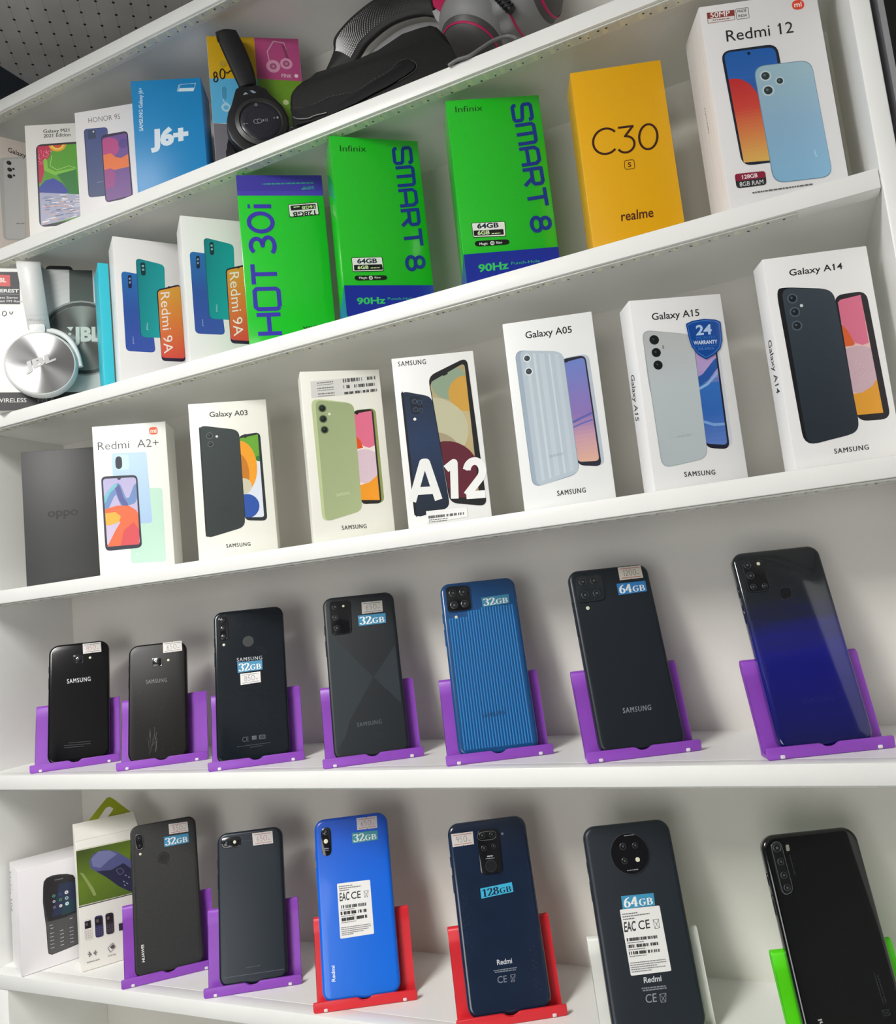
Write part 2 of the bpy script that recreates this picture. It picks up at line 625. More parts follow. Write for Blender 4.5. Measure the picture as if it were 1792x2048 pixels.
struct('ceiling', (-1.16, 1.9, -3.0, 0.28, CEIL, CEIL + 0.1), ceiling_material())

lamp = thing('ceiling_lamp', 'square white ceiling lamp panel above and in front of the shelves', 'lamp', Matrix.Translation((-0.66, -1.14, CEIL)))
box_obj('lamp_housing', (-0.212, 0.212, -0.42, 0.42, -0.04, 0.0), mat('white_metal', (0.8, 0.8, 0.8), 0.4), lamp, 0.004)
_m = bpy.data.materials.new('lit_diffuser')
_m.use_nodes = True
_b = _m.node_tree.nodes['Principled BSDF']
_b.inputs['Emission Color'].default_value = (1, 0.98, 0.95, 1)
_b.inputs['Emission Strength'].default_value = 6.0
box_obj('diffuser', (-0.2, 0.2, -0.4, 0.4, -0.046, -0.041), _m, lamp)

# silver rail and the white shelf unit
rail = box_obj('trim_1', (0.1262, 0.1302, -0.004, 0.168, 0.0, CEIL), mat('brushed_aluminium', (0.55, 0.55, 0.58), 0.35, 0.9))
rail['kind'] = 'structure'

XL, XR, YB = -0.9405, 0.108, 0.143
SH = {'A': (0.8504, 0.8667), 'B': (0.6478, 0.6641), 'C': (0.4295, 0.446), 'D': (0.2075, 0.2241), 'E': (-0.017, 0.0), 'F': (-0.247, -0.2301)}
unit = thing('display_shelf_unit', 'tall white laminate display shelf unit filled with phones and phone boxes', 'shelf unit', Matrix.Translation((0, 0, 0)))
box_obj('side_panel', (XL - 0.02, XL, 0.001, YB + 0.02, 0.0, BZ + 0.8667), M_SHELF, unit, 0.0008)
box_obj('side_panel', (XR, 0.1222, -0.001, YB + 0.02, 0.0, CEIL - 0.01), M_SHELF, unit, 0.0018)
box_obj('back_panel', (XL, XR, YB, YB + 0.012, 0.0, BZ + 0.86), M_BACK, unit)
for k in 'ABCDEF':
    z0, z1 = SH[k]
    rec = {'A': 0.008, 'B': 0.0085, 'C': 0.007, 'D': 0.006, 'E': 0.004, 'F': 0.0}[k]
    bm = bmesh.new()
    bx(bm, XL, XR - 0.0005, 0.0, 0.018, BZ + z0, BZ + z1, 0.0012, 2)
    bx(bm, XL, XR, 0.0179, YB, BZ + z0 + rec, BZ + z1, 0.0, 0)
    obj('shelf', bm, M_SHELF, unit, 40)
box_obj('lower_side_panel', (XL, -0.9135, 0.002, YB, 0.0, BZ + SH['F'][0]), M_SHELF, unit, 0.001)
box_obj('plinth', (-0.9135, XR, 0.004, YB, 0.0, 0.08), M_SHELF, unit)
box_obj('bounce_blocking_shelf', (-0.9135, XR, 0.004, YB, BZ - 0.43, BZ - 0.414), M_SHELF, unit, 0.001)  # unseen board, raised here to block light bouncing off the floor

# unlit LED tape under the front edge of the shelves
M_TAPE = mat('milky_silicone_tape', (0.70, 0.71, 0.65), 0.25, noise=0.08, nscale=300)
M_CHIP = mat('dark_led_chip', (0.05, 0.05, 0.04), 0.4)
PLACE = {'A': 'topmost shelf', 'B': 'shelf with the black headphones', 'C': 'shelf with green and yellow boxes', 'D': 'shelf with seven white phone boxes', 'E': 'shelf with seven purple stands'}
for k, yr in (('A', (0.0025, 0.0125)), ('B', (0.003, 0.0145)), ('C', (0.003, 0.0125)), ('D', (0.003, 0.0135)), ('E', (0.003, 0.0135))):
    z0 = BZ + SH[k][0]
    t = thing('led_strip', 'clear LED tape under the front edge of the ' + PLACE[k], 'led strip', Matrix.Translation((XL, yr[0], z0)), 'LED tapes under the shelf edges')
    x1 = 0.048 - XL if k == 'C' else XR - 0.004 - XL
    w = yr[1] - yr[0]
    box_obj('tape', (0.012, x1, 0.0, w, -0.0018, -0.0001), M_TAPE, t, 0.0005, 1)
    bm = bmesh.new()
    rnd = random.Random(ord(k))
    x = 0.02
    while x < x1 - 0.01:
        yy = w * rnd.choice((0.25, 0.55, 0.6, 0.75))
        s = rnd.uniform(0.0007, 0.0017)
        bx(bm, x, x + s * 1.3, yy, yy + s, -0.0021, -0.0017)
        x += rnd.uniform(0.006, 0.019)
    obj('led_chips', bm, M_CHIP, t)
    bm = bmesh.new()
    x = 0.016
    while x < x1 - 0.02:
        bx(bm, x, x + 0.0045, w * 0.18, w * 0.86, -0.0020, -0.0017)
        x += 0.0165
    obj('led_domes', bm, mat('pale_led_dome', (0.78, 0.77, 0.62), 0.3), t)

# ------------------------------------------------------------------ boxes
def carton(name, label, o, psi, w, h, d, col, group='phone boxes on the shelves', rough=0.42, gloss=False, seam=None, cat='box', bev=0.0009):
    M = face_matrix(o, psi, 0.0)
    t = thing(name, label, cat, M, group)
    m = mat('card_' + col.lstrip('#') + ('_g' if gloss else ''), col, 0.22 if gloss else rough, coat=0.35 if gloss else 0.0)
    box_obj('carton', (0, w, 0, h, -d, 0), m, t, bev, 2)
    P = Print([(0.3, 0.3), (w * 1000 - 0.3, 0.3), (w * 1000 - 0.3, h * 1000 - 0.3), (0.3, h * 1000 - 0.3)])
    Sd = Print([(0.3, 0.3), (d * 1000 - 0.3, 0.3), (d * 1000 - 0.3, h * 1000 - 0.3), (0.3, h * 1000 - 0.3)])
    if seam:
        for s in seam:
            Sd.P('#8a8578', [(s, 0.5), (s + 0.35, 0.5), (s + 0.35, h * 1000 - 0.5), (s, h * 1000 - 0.5)])
    return t, P, Sd

def finish(t, P, Sd=None, m=None, side_m=None):
    P.build('front_markings', m or M_INK, t)
    if Sd is not None and Sd.f:
        # side face on the left: u runs backwards from the front edge
        M = Matrix(((0, 0, -1, 0), (0, 1, 0, 0), (-1, 0, 0, 0), (0, 0, 0, 1)))
        Sd.build('side_markings', side_m or m or M_INK, t, M)

# --- fourth shelf, left to right
t, P, Sd = carton('phone_box', 'plain charcoal phone box with a dark wordmark, in the left corner of the shelf', (-0.8633, 0.0122, 0.2241), 0.5622, 0.088, 0.1713, 0.045, '#3a3a3b', rough=0.5)
P.T('oppo', '#0d0d0d', [(28.5, 85.2), (64.9, 84.9), (28.8, 96.3)], 0.03)
finish(t, P)

t, P, Sd = carton('phone_box', 'white phone box with an orange-waves screen and pale blue and green phones behind it', (-0.7377, 0.0111, 0.2241), 0.5318, 0.0857, 0.1801, 0.045, '#f3f3ee')
P.P('#df5a22', [(66.2, 174.2), (76.0, 173.8), (76.0, 164.5), (66.1, 164.9)], 3.5)
P.T('mi', '#f7efe8', [(67.6, 166.8), (74.6, 166.7), (67.7, 171.8)], 0.02)
P.T('Redmi  A2+', '#3c3c3e', [(5.7, 151.0), (76.1, 149.8), (5.8, 160.4)], -0.008)
P.P('#bfe2cf', [(38.5, 101.1), (76.8, 98.7), (75.8, 9.8), (35.6, 11.4)], 4)
P.G([(0, '#c3e0f0'), (1, '#a9c6e8')], [(20.8, 145.6), (61.3, 144.2), (63.1, 57.2), (20.8, 59.1)], *[(39.2, 146.1), (41.8, 58.3)], 4)
P.P('#cfeaf0', [(25.5, 143.1), (40.2, 142.7), (40.3, 124.4), (25.3, 124.9)], 3)
P.P('#1c2636', [(25.0, 141.3), (32.6, 141.3), (32.5, 125.9), (24.7, 125.8)], 6)
P.P('#22263a', [(7.4, 118.5), (49.1, 116.9), (49.5, 29.0), (7.7, 28.8)], 6)
scr = [(9.4, 115.5), (47.4, 114.2), (47.2, 33.2), (10.2, 33.7)]
P.G([(0, '#b9b3dc'), (1, '#d6c3dc')], scr, *[(25.8, 114.5), (25.1, 33.8)], 4)
P.L('#6f8fc4', 9, [(8.4, 77.6), (17.0, 94.9), (25.3, 104.3), (31.8, 84.5), (41.6, 86.6), (48.3, 102.3)], scr)
P.L('#5b5f9c', 6, [(25.3, 104.3), (29.2, 89.8), (33.6, 81.7)], scr)
P.L('#79c2cf', 4, [(7.9, 85.7), (15.4, 99.1), (23.5, 106.5)], scr)
P.TRI('#ee6a3d', [(8.9, 78.5), (24.0, 81.8), (37.3, 80.5), (45.6, 74.1), (50.7, 61.5), (48.6, 49.6), (40.3, 33.3), (9.8, 33.3), (20.4, 52.3), (26.7, 61.7), (21.1, 65.3), (8.1, 63.5)], scr)
P.TRI('#f8b23c', [(8.6, 73.5), (21.6, 74.3), (27.4, 68.7), (25.1, 61.9), (15.1, 59.2), (7.8, 59.1)], scr)
P.TRI('#d94b52', [(29.9, 51.4), (41.9, 60.3), (48.0, 49.6), (46.0, 31.8), (25.0, 33.4)], scr)
P.C('#22263a', *[(28.0, 114.7), (30.1, 114.5)])
P.C('#cfeee0', *[(43.5, 21.6), (45.4, 21.4)])
finish(t, P)

t, P, Sd = carton('phone_box', 'white phone box picturing a dark green-grey phone and an orange fruit screen', (-0.5898, 0.0118, 0.2241), 0.5622, 0.0863, 0.1782, 0.045, '#f2f2e8')
P.T('Galaxy A03', '#3a3d3a', [(22.7, 161.5), (64.8, 160.8), (22.7, 167.5)], 0.012)
P.P('#1c2427', [(52.8, 137.9), (76.8, 140.2), (77.1, 38.1), (52.4, 40.8)], 6)
scr = [(53.9, 134.5), (74.2, 137.7), (73.8, 42.6), (53.3, 44.1)]
P.P('#dde3ee', scr, 3)
P.TRI('#66a82c', [(53.5, 134.6), (75.1, 137.8), (74.7, 106.8), (66.5, 110.3), (60.1, 123.4), (52.9, 126.9)], scr)
P.C('#2f7a2a', *[(72.9, 109.8), (76.1, 109.6)], clip=scr)
P.C('#f2a01c', *[(52.9, 101.8), (70.5, 100.3)], clip=scr, ry=30)
P.C('#c87a16', *[(48.7, 94.4), (61.5, 93.4)], clip=scr, ry=24)
P.C('#2450a8', *[(55.9, 56.6), (69.6, 55.4)], clip=scr)
P.C('#cfc9ae', *[(54.0, 79.6), (63.0, 78.9)], clip=scr)
P.C('#1c2427', *[(60.0, 136.8), (62.2, 136.6)])
P.G([(0, '#333d3d'), (1, '#2a3232')], [(10.4, 152.9), (53.9, 144.3), (52.5, 33.6), (9.1, 24.1)], *[(32.4, 147.8), (29.2, 27.8)], 8)
P.P('#20282a', [(10.1, 149.4), (11.7, 151.3), (11.0, 25.8), (9.3, 26.9)])
for c, e in ([(21.2, 140.1), (25.0, 139.8)], [(21.6, 130.3), (24.9, 130.0)]):
    ring(P, c, e, '#59625f', '#161c1d')
P.C('#e6e6df', *[(29.0, 138.6), (30.4, 138.5)])
P.T('SAMSUNG', '#1b2120', [(27.5, 54.4), (39.3, 54.8), (27.5, 57.0)])
P.T('SAMSUNG', '#3a3d3a', [(30.4, 12.0), (56.5, 11.9), (30.3, 16.1)], 0.012)
finish(t, P)

t, P, Sd = carton('phone_box', 'worn white phone box with a pale green phone picture and barcode label on top', (-0.4352, 0.0075, 0.2241), 0.6676, 0.0843, 0.181, 0.0328, '#efeee4')
Q = Print(P.face)
Q.z = 0.15
Q.P('#e0dfda', [(10.2, 169.9), (79.6, 174.5), (80.0, 156.7), (9.8, 152.1)])
Q.BAR([(44.2, 171.7), (79.3, 173.5), (79.2, 170.1), (44.2, 167.5)], 1)
Q.BAR([(44.3, 164.6), (79.5, 166.4), (79.3, 163.0), (44.4, 160.9)], 2)
Q.BAR([(44.5, 157.2), (79.6, 159.7), (79.5, 156.7), (44.6, 154.5)], 3)
for i, (a, b) in enumerate(([(16.9, 167.2), (33.9, 168.5)], [(16.7, 161.5), (34.1, 162.5)], [(16.8, 155.5), (34.4, 156.3)])):
    Q.D('#6d6d6a', a, b, 1.0, i)
    Q.D('#6d6d6a', (a[0], a[1] - 2.2), (b[0], b[1] - 2.2), 0.6, i + 9)
o = Q.build('barcode_label', M_INK, t)
o['label'] = 'pale sticker with three barcodes'
P.P('#8f9a58', [(52.0, 137.1), (76.1, 138.5), (75.9, 36.8), (51.5, 36.2)], 6)
P.P('#23211f', [(52.0, 136.5), (73.4, 138.0), (73.0, 36.0), (51.6, 36.6)], 5)
scr = [(53.1, 133.3), (71.6, 135.8), (71.1, 39.6), (51.6, 41.0)]
P.P('#f0e2da', scr, 3)
P.TRI('#e2708f', [(52.4, 134.0), (72.2, 136.2), (72.6, 98.7), (65.3, 95.8), (59.4, 98.2), (53.2, 106.3), (50.2, 110.5)], scr)
P.TRI('#e2541f', [(52.5, 109.4), (57.0, 104.0), (58.8, 96.2), (51.1, 95.2)], scr)
P.C('#dcc3cf', *[(59.8, 76.4), (61.5, 94.6)], clip=scr)
rnd = random.Random(4)
_c, _e = [(59.8, 76.4), (61.5, 94.6)]
for i in range(60):
    a, r = rnd.uniform(0, 6.28), rnd.uniform(0, 0.9) * math.hypot(_e[0] - _c[0], _e[1] - _c[1])
    P.add([( _c[0] + r * math.cos(a) + s * 0.35, _c[1] + r * math.sin(a) + u * 0.35) for s, u in ((0, 0), (1, 0), (1, 1), (0, 1))], rnd.choice(('#b08fae', '#f3e6ea', '#c58a86')), scr, P.z + 0.004)
P.TRI('#f29c27', [(51.5, 56.7), (61.7, 59.0), (69.3, 64.6), (74.9, 70.3), (71.8, 38.1), (50.9, 40.4)], scr)
P.C('#23211f', *[(55.8, 133.8), (57.4, 133.8)])
P.P('#c6d2a0', [(9.0, 149.5), (17.4, 150.8), (52.8, 144.9), (51.7, 29.6), (9.9, 20.9)], 8)
P.G([(0, '#a2b184'), (1, '#adba8c')], [(13.4, 149.7), (53.3, 144.4), (51.7, 30.0), (12.8, 20.9)], *[(32.0, 148.2), (30.6, 23.2)], 7)
for c, e in ([(20.0, 140.5), (24.2, 140.3)], [(20.0, 129.1), (24.2, 128.9)], [(20.4, 117.5), (24.5, 117.3)]):
    ring(P, c, e, '#57654a', '#10150f', '#3f5a50')
P.C('#e9ecd5', *[(26.8, 134.1), (28.2, 134.0)])
P.T('SAMSUNG', '#dfe6c8', [(26.6, 46.4), (40.1, 48.0), (26.5, 49.4)])
P.T('SAMSUNG', '#3a3b38', [(28.9, 11.5), (54.5, 11.4), (28.9, 15.7)], 0.012)
Sd.D('#77776f', *[(19.4, 113.5), (7.0, 68.3)], 1.6, 5)
finish(t, P, Sd)

t, P, Sd = carton('phone_box', 'white phone box with huge white lettering across a navy phone and pebble-patterned screen', (-0.3297, 0.0122, 0.2241), 0.429, 0.082, 0.172, 0.045, '#f2f2f0')
P.T('SAMSUNG', '#1d1d1f', [(6.1, 163.3), (33.8, 163.0), (6.2, 168.2)], 0.012)
P.G([(0, '#1c2b40'), (0.4, '#22375a'), (1, '#141f2c')], [(6.3, 138.2), (36.0, 129.3), (42.3, 17.3), (7.7, 10.5)], *[(17.6, 134.7), (23.7, 12.2)], 7)
P.P('#0f1620', [(6.0, 135.9), (8.1, 137.6), (9.6, 10.9), (6.8, 14.0)])
P.P('#141d2b', [(13.6, 132.2), (25.6, 130.0), (26.0, 112.9), (14.3, 113.4)], 4)
for c, e in ([(18.3, 126.3), (20.9, 126.0)], [(23.4, 124.8), (26.0, 124.5)], [(18.6, 117.9), (21.2, 117.7)], [(23.7, 116.6), (26.1, 116.4)]):
    ring(P, c, e, '#45566e', '#111822')
P.C('#f0f0ea', *[(17.0, 108.3), (18.5, 108.1)])
P.P('#191a1d', [(34.4, 150.0), (75.0, 165.7), (78.3, 14.8), (42.4, 21.8)], 8)
scr = [(35.6, 143.5), (71.9, 160.2), (71.8, 23.0), (43.0, 27.9)]
P.G([(0, '#a99a74'), (0.4, '#c4b488'), (1, '#a88f62')], scr, *[(54.2, 158.1), (58.6, 25.4)], 5)
P.C('#8fa38a', *[(54.9, 141.4), (53.0, 123.6)], clip=scr, ry=17)
P.C('#cf9f45', *[(71.0, 129.1), (69.0, 110.9)], clip=scr)
P.C('#c3c0a0', *[(30.5, 94.8), (65.5, 79.6)], clip=scr, ry=34)
P.C('#a99b7e', *[(29.9, 71.9), (57.8, 69.0)], clip=scr, ry=22)
P.C('#611d2e', *[(42.8, 51.6), (46.2, 83.2)], clip=scr)
P.C('#38182a', *[(34.0, 22.3), (35.8, 39.1)], clip=scr)
P.P('#191a1d', [(49.0, 148.5), (54.5, 150.6), (53.7, 153.8), (50.2, 152.3)], 1)
P.K('VIQ', '#f4f4f2', [(5.5, 26.9), (79.0, 24.3), (8.6, 65.0)], 7.6, gap=0.2)
P.P('#f2f2f0', [(18.5, 16.1), (58.5, 16.0), (58.4, 6.6), (18.2, 3.8)])
P.BAR([(20.2, 11.2), (55.2, 11.3), (54.9, 8.9), (20.1, 8.5)], 8, 60)
P.D('#666', *[(20.3, 6.6), (38.9, 6.5)], 0.9, 3)
P.D('#666', *[(20.1, 4.7), (37.7, 4.7)], 0.9, 4)
finish(t, P)

t, P, Sd = carton('phone_box', 'white phone box picturing a silvery striped phone beside a purple and peach screen', (-0.2106, 0.0118, 0.2241), 0.3048, 0.0831, 0.1784, 0.045, '#f0f1f0')
P.T('Galaxy A05', '#26272a', [(19.9, 161.2), (62.9, 160.6), (20.1, 167.8)], 0.012)
P.P('#b8c2ce', [(49.6, 137.6), (75.4, 139.0), (76.9, 33.3), (52.7, 37.1)], 7)
P.P('#1b1b2e', [(49.5, 136.9), (72.3, 138.0), (74.0, 33.0), (52.7, 36.7)], 6)
scr = [(51.2, 133.4), (71.0, 136.0), (72.4, 38.4), (53.1, 39.8)]
P.G([(0, '#6b82c8'), (0.35, '#8378bd'), (0.55, '#8d73b4'), (0.75, '#c89aaa'), (1, '#dfae98')], scr, *[(59.9, 135.8), (61.6, 39.1)], 4)
P.L('#5f62b0', 2.2, [(50.7, 75.9), (59.7, 79.2), (70.6, 83.0)], scr)
P.L('#6a6cba', 1.6, [(51.0, 71.4), (60.9, 74.6), (70.6, 76.8)], scr)
P.C('#1b1b2e', *[(54.5, 134.9), (56.1, 134.7)])
P.P('#8ea0b2', [(8.3, 151.6), (52.5, 144.1), (53.5, 29.2), (9.7, 21.0)], 9)
P.P('#a3b3c2', [(8.5, 150.8), (52.1, 143.8), (53.1, 30.0), (10.5, 21.6)], 9)
bk = [(12.8, 150.9), (52.1, 143.8), (52.9, 30.0), (13.9, 21.5)]
P.P('#bac7d2', bk, 7)
for u0, u1, c in ((0.12, 0.2, '#c7d3dc'), (0.3, 0.36, '#ccd8df'), (0.44, 0.56, '#c5d0da'), (0.66, 0.7, '#d0dbe2'), (0.8, 0.9, '#c3ced8')):
    P.P(c, sub(bk, u0, 0.02, u1, 0.97))
for c, e in ([(18.9, 142.2), (22.5, 141.6)], [(19.1, 129.6), (22.9, 129.0)]):
    ring(P, c, e, '#e3e9ee', '#333d48')
P.T('SAMSUNG', '#94a3b2', [(28.2, 46.9), (41.2, 48.1), (28.3, 49.0)])
P.T('SAMSUNG', '#26272a', [(31.1, 11.2), (56.7, 11.2), (31.2, 15.7)], 0.012)
finish(t, P)

t, P, Sd = carton('phone_box', 'white phone box with a dark blue shield sticker over a pale grey phone picture', (-0.0934, 0.0124, 0.2241), 0.4878, 0.0837, 0.1708, 0.0284, '#efefef')
P.T('Galaxy A15', '#1f2022', [(18.6, 151.4), (61.7, 151.9), (18.9, 157.7)], 0.012)
P.P('#cdd2da', [(52.9, 136.2), (75.0, 120.8), (74.2, 31.7), (49.6, 33.4)], 9)
P.P('#15152c', [(52.8, 135.4), (72.8, 128.5), (71.1, 30.9), (49.7, 34.1)], 7)
scr = [(53.4, 133.1), (71.2, 125.6), (69.4, 35.0), (50.3, 37.7)]
P.G([(0, '#b79cd0'), (0.3, '#b99fd2'), (0.42, '#2f6fc0'), (0.7, '#2c66b8'), (1, '#5b7cc6')], scr, *[(58.0, 129.7), (61.8, 36.0)], 4)
P.L('#1f57a8', 7, [(48.5, 90.9), (59.1, 96.7), (71.4, 109.1)], scr)
P.L('#8fb6e4', 2.2, [(48.4, 85.0), (59.6, 90.0), (74.2, 102.9)], scr)
P.L('#7da6dc', 2.4, [(50.3, 57.6), (60.1, 53.7), (71.9, 53.4)], scr)
P.P('#a7adaf', [(7.7, 143.5), (52.9, 135.6), (50.6, 25.1), (8.8, 19.9)], 9)
P.G([(0, '#c2c4c4'), (0.4, '#c4ced1'), (1, '#b9c3c7')], [(8.2, 142.9), (52.8, 135.3), (50.2, 25.5), (9.6, 20.4)], *[(29.3, 138.1), (30.0, 20.1)], 9)
P.L('#a9b0b2', 0.5, [(8.0, 126.4), (7.7, 101.2), (8.1, 87.8)])
for c, e in ([(17.9, 133.5), (22.2, 133.2)], [(18.1, 122.0), (22.2, 121.6)], [(18.1, 110.7), (22.2, 110.3)]):
    ring(P, c, e, '#151c1f', '#0b1012', '#39505a')
P.P('#8f8f82', [(24.3, 127.9), (25.7, 127.9), (25.6, 124.9), (24.1, 124.8)])
P.T('SAMSUNG', '#a8b3b8', [(26.0, 45.2), (38.5, 46.1), (26.0, 46.9)])
Q = Print(P.face)
Q.z = 0.9
sh = [(47.8, 145.3), (54.0, 147.6), (65.0, 148.6), (75.6, 147.0), (79.5, 144.7), (78.6, 128.0), (75.9, 120.7), (69.7, 115.5), (61.3, 111.9), (54.6, 116.8), (50.0, 124.4), (48.7, 131.7)]
Q.P('#0a3f8c', sh, 1)
_cx, _cy = sum(p[0] for p in sh) / len(sh), sum(p[1] for p in sh) / len(sh)
Q.P('#3c7fd0', [(_cx + (p[0] - _cx) * 0.93, _cy + (p[1] - _cy) * 0.93) for p in sh], 1)
Q.P('#0d4a9e', [(_cx + (p[0] - _cx) * 0.89, _cy + (p[1] - _cy) * 0.89) for p in sh], 1)
Q.T('24', '#b7d2f0', [(55.6, 134.1), (69.9, 134.0), (56.5, 143.3)], 0.03)
Q.T('MONTH', '#2e6fc0', [(55.1, 130.3), (71.6, 130.1), (55.3, 133.0)], 0.02)
Q.T('WARRANTY', '#d7e6f7', [(52.2, 125.9), (73.7, 125.3), (52.4, 129.4)], 0.025)
Q.L('#3c7fd0', 0.3, [(52.7, 124.2), (73.0, 123.7)])
Q.T('FOR AFRICA', '#5d97dc', [(55.7, 120.6), (69.8, 120.3), (55.9, 122.8)])
o = Q.build('warranty_sticker', M_INKG, t)
o['label'] = 'dark blue shield sticker'
P.T('SAMSUNG', '#1f2022', [(27.5, 10.9), (54.7, 10.3), (27.6, 15.0)], 0.012)
Sd.T('Galaxy A15', '#2a2a2c', [(20.8, 109.6), (24.4, 68.3), (11.6, 107.4)], 0.01)
finish(t, P, Sd)

t, P, Sd = carton('phone_box', 'large white phone box picturing a near-black phone, at the right end of the shelf', (0.0173, 0.0141, 0.2241), 0.3445, 0.0842, 0.1781, 0.0237, '#efeeed')
P.T('Galaxy A14', '#1d1e20', [(19.7, 160.9), (62.4, 160.9), (20.0, 166.3)], 0.012)
P.P('#1b181f', [(51.7, 139.8), (77.7, 140.4), (79.5, 33.1), (53.7, 34.3)], 8)
scr = [(54.1, 135.2), (72.8, 137.4), (74.5, 38.8), (53.9, 39.4)]
P.P('#e2bcb6', scr, 4)
P.TRI('#d8708c', [(53.1, 135.8), (73.1, 137.7), (72.7, 96.9), (67.6, 95.8), (62.1, 98.3), (56.5, 108.1), (53.6, 118.2), (51.9, 128.2)], scr)
P.TRI('#d8602c', [(52.7, 116.9), (58.0, 109.3), (62.0, 97.4), (59.8, 96.2), (50.7, 96.3)], scr)
P.C('#c9abb4', *[(62.1, 76.2), (65.2, 95.5)], clip=scr)
rnd = random.Random(5)
_c, _e = [(62.1, 76.2), (65.2, 95.5)]
for i in range(90):
    a, r = rnd.uniform(0, 6.28), rnd.uniform(0, 0.92) * math.hypot(_e[0] - _c[0], _e[1] - _c[1])
    P.add([(_c[0] + r * math.cos(a) + s * 0.4, _c[1] + r * math.sin(a) + u * 0.4) for s, u in ((0, 0), (1, 0), (1, 1), (0, 1))], rnd.choice(('#a57fa0', '#eadce2', '#c98a80', '#d8b7a0')), scr, P.z + 0.004)
P.TRI('#dd9a2e', [(53.5, 56.8), (61.3, 57.2), (69.8, 61.5), (76.3, 69.6), (75.2, 38.4), (51.9, 39.3)], scr)
P.C('#1b181f', *[(54.3, 135.2), (55.6, 135.0)])
P.P('#141519', [(7.2, 150.6), (13.3, 152.1), (52.0, 145.4), (54.6, 25.4), (9.6, 19.2)], 11)
P.G([(0, '#39434c'), (0.5, '#2d3741'), (1, '#232c34')], [(11.3, 151.8), (52.2, 145.1), (54.3, 25.6), (12.3, 19.4)], *[(31.2, 148.0), (30.7, 19.6)], 9)
rnd = random.Random(6)
_c, _e = [(39.8, 89.5), (42.8, 108.5)]
for i in range(150):
    a, r = rnd.uniform(0, 6.28), (rnd.uniform(0, 1) ** 0.6) * math.hypot(_e[0] - _c[0], _e[1] - _c[1])
    P.add([(_c[0] + r * 0.75 * math.cos(a) + s * 0.45, _c[1] + 1.2 * r * math.sin(a) + u * 0.45) for s, u in ((0, 0), (1, 0), (1, 1), (0, 1))], rnd.choice(('#3c4058', '#42465e', '#3a3f52')), None, P.z + 0.004)
for c, e in ([(19.0, 141.6), (23.2, 141.0)], [(19.2, 130.1), (23.4, 129.6)], [(19.1, 118.5), (23.3, 118.0)]):
    ring(P, c, e, '#53606a', '#151b22')
P.C('#d5d8da', *[(25.2, 134.7), (26.5, 134.5)])
P.T('SAMSUNG', '#1d1e20', [(31.8, 10.5), (58.5, 10.8), (32.0, 14.4)], 0.012)
Sd.T('Galaxy A14', '#2a2a2c', [(15.2, 113.0), (14.4, 67.4), (7.3, 112.2)], 0.01)
finish(t, P, Sd)

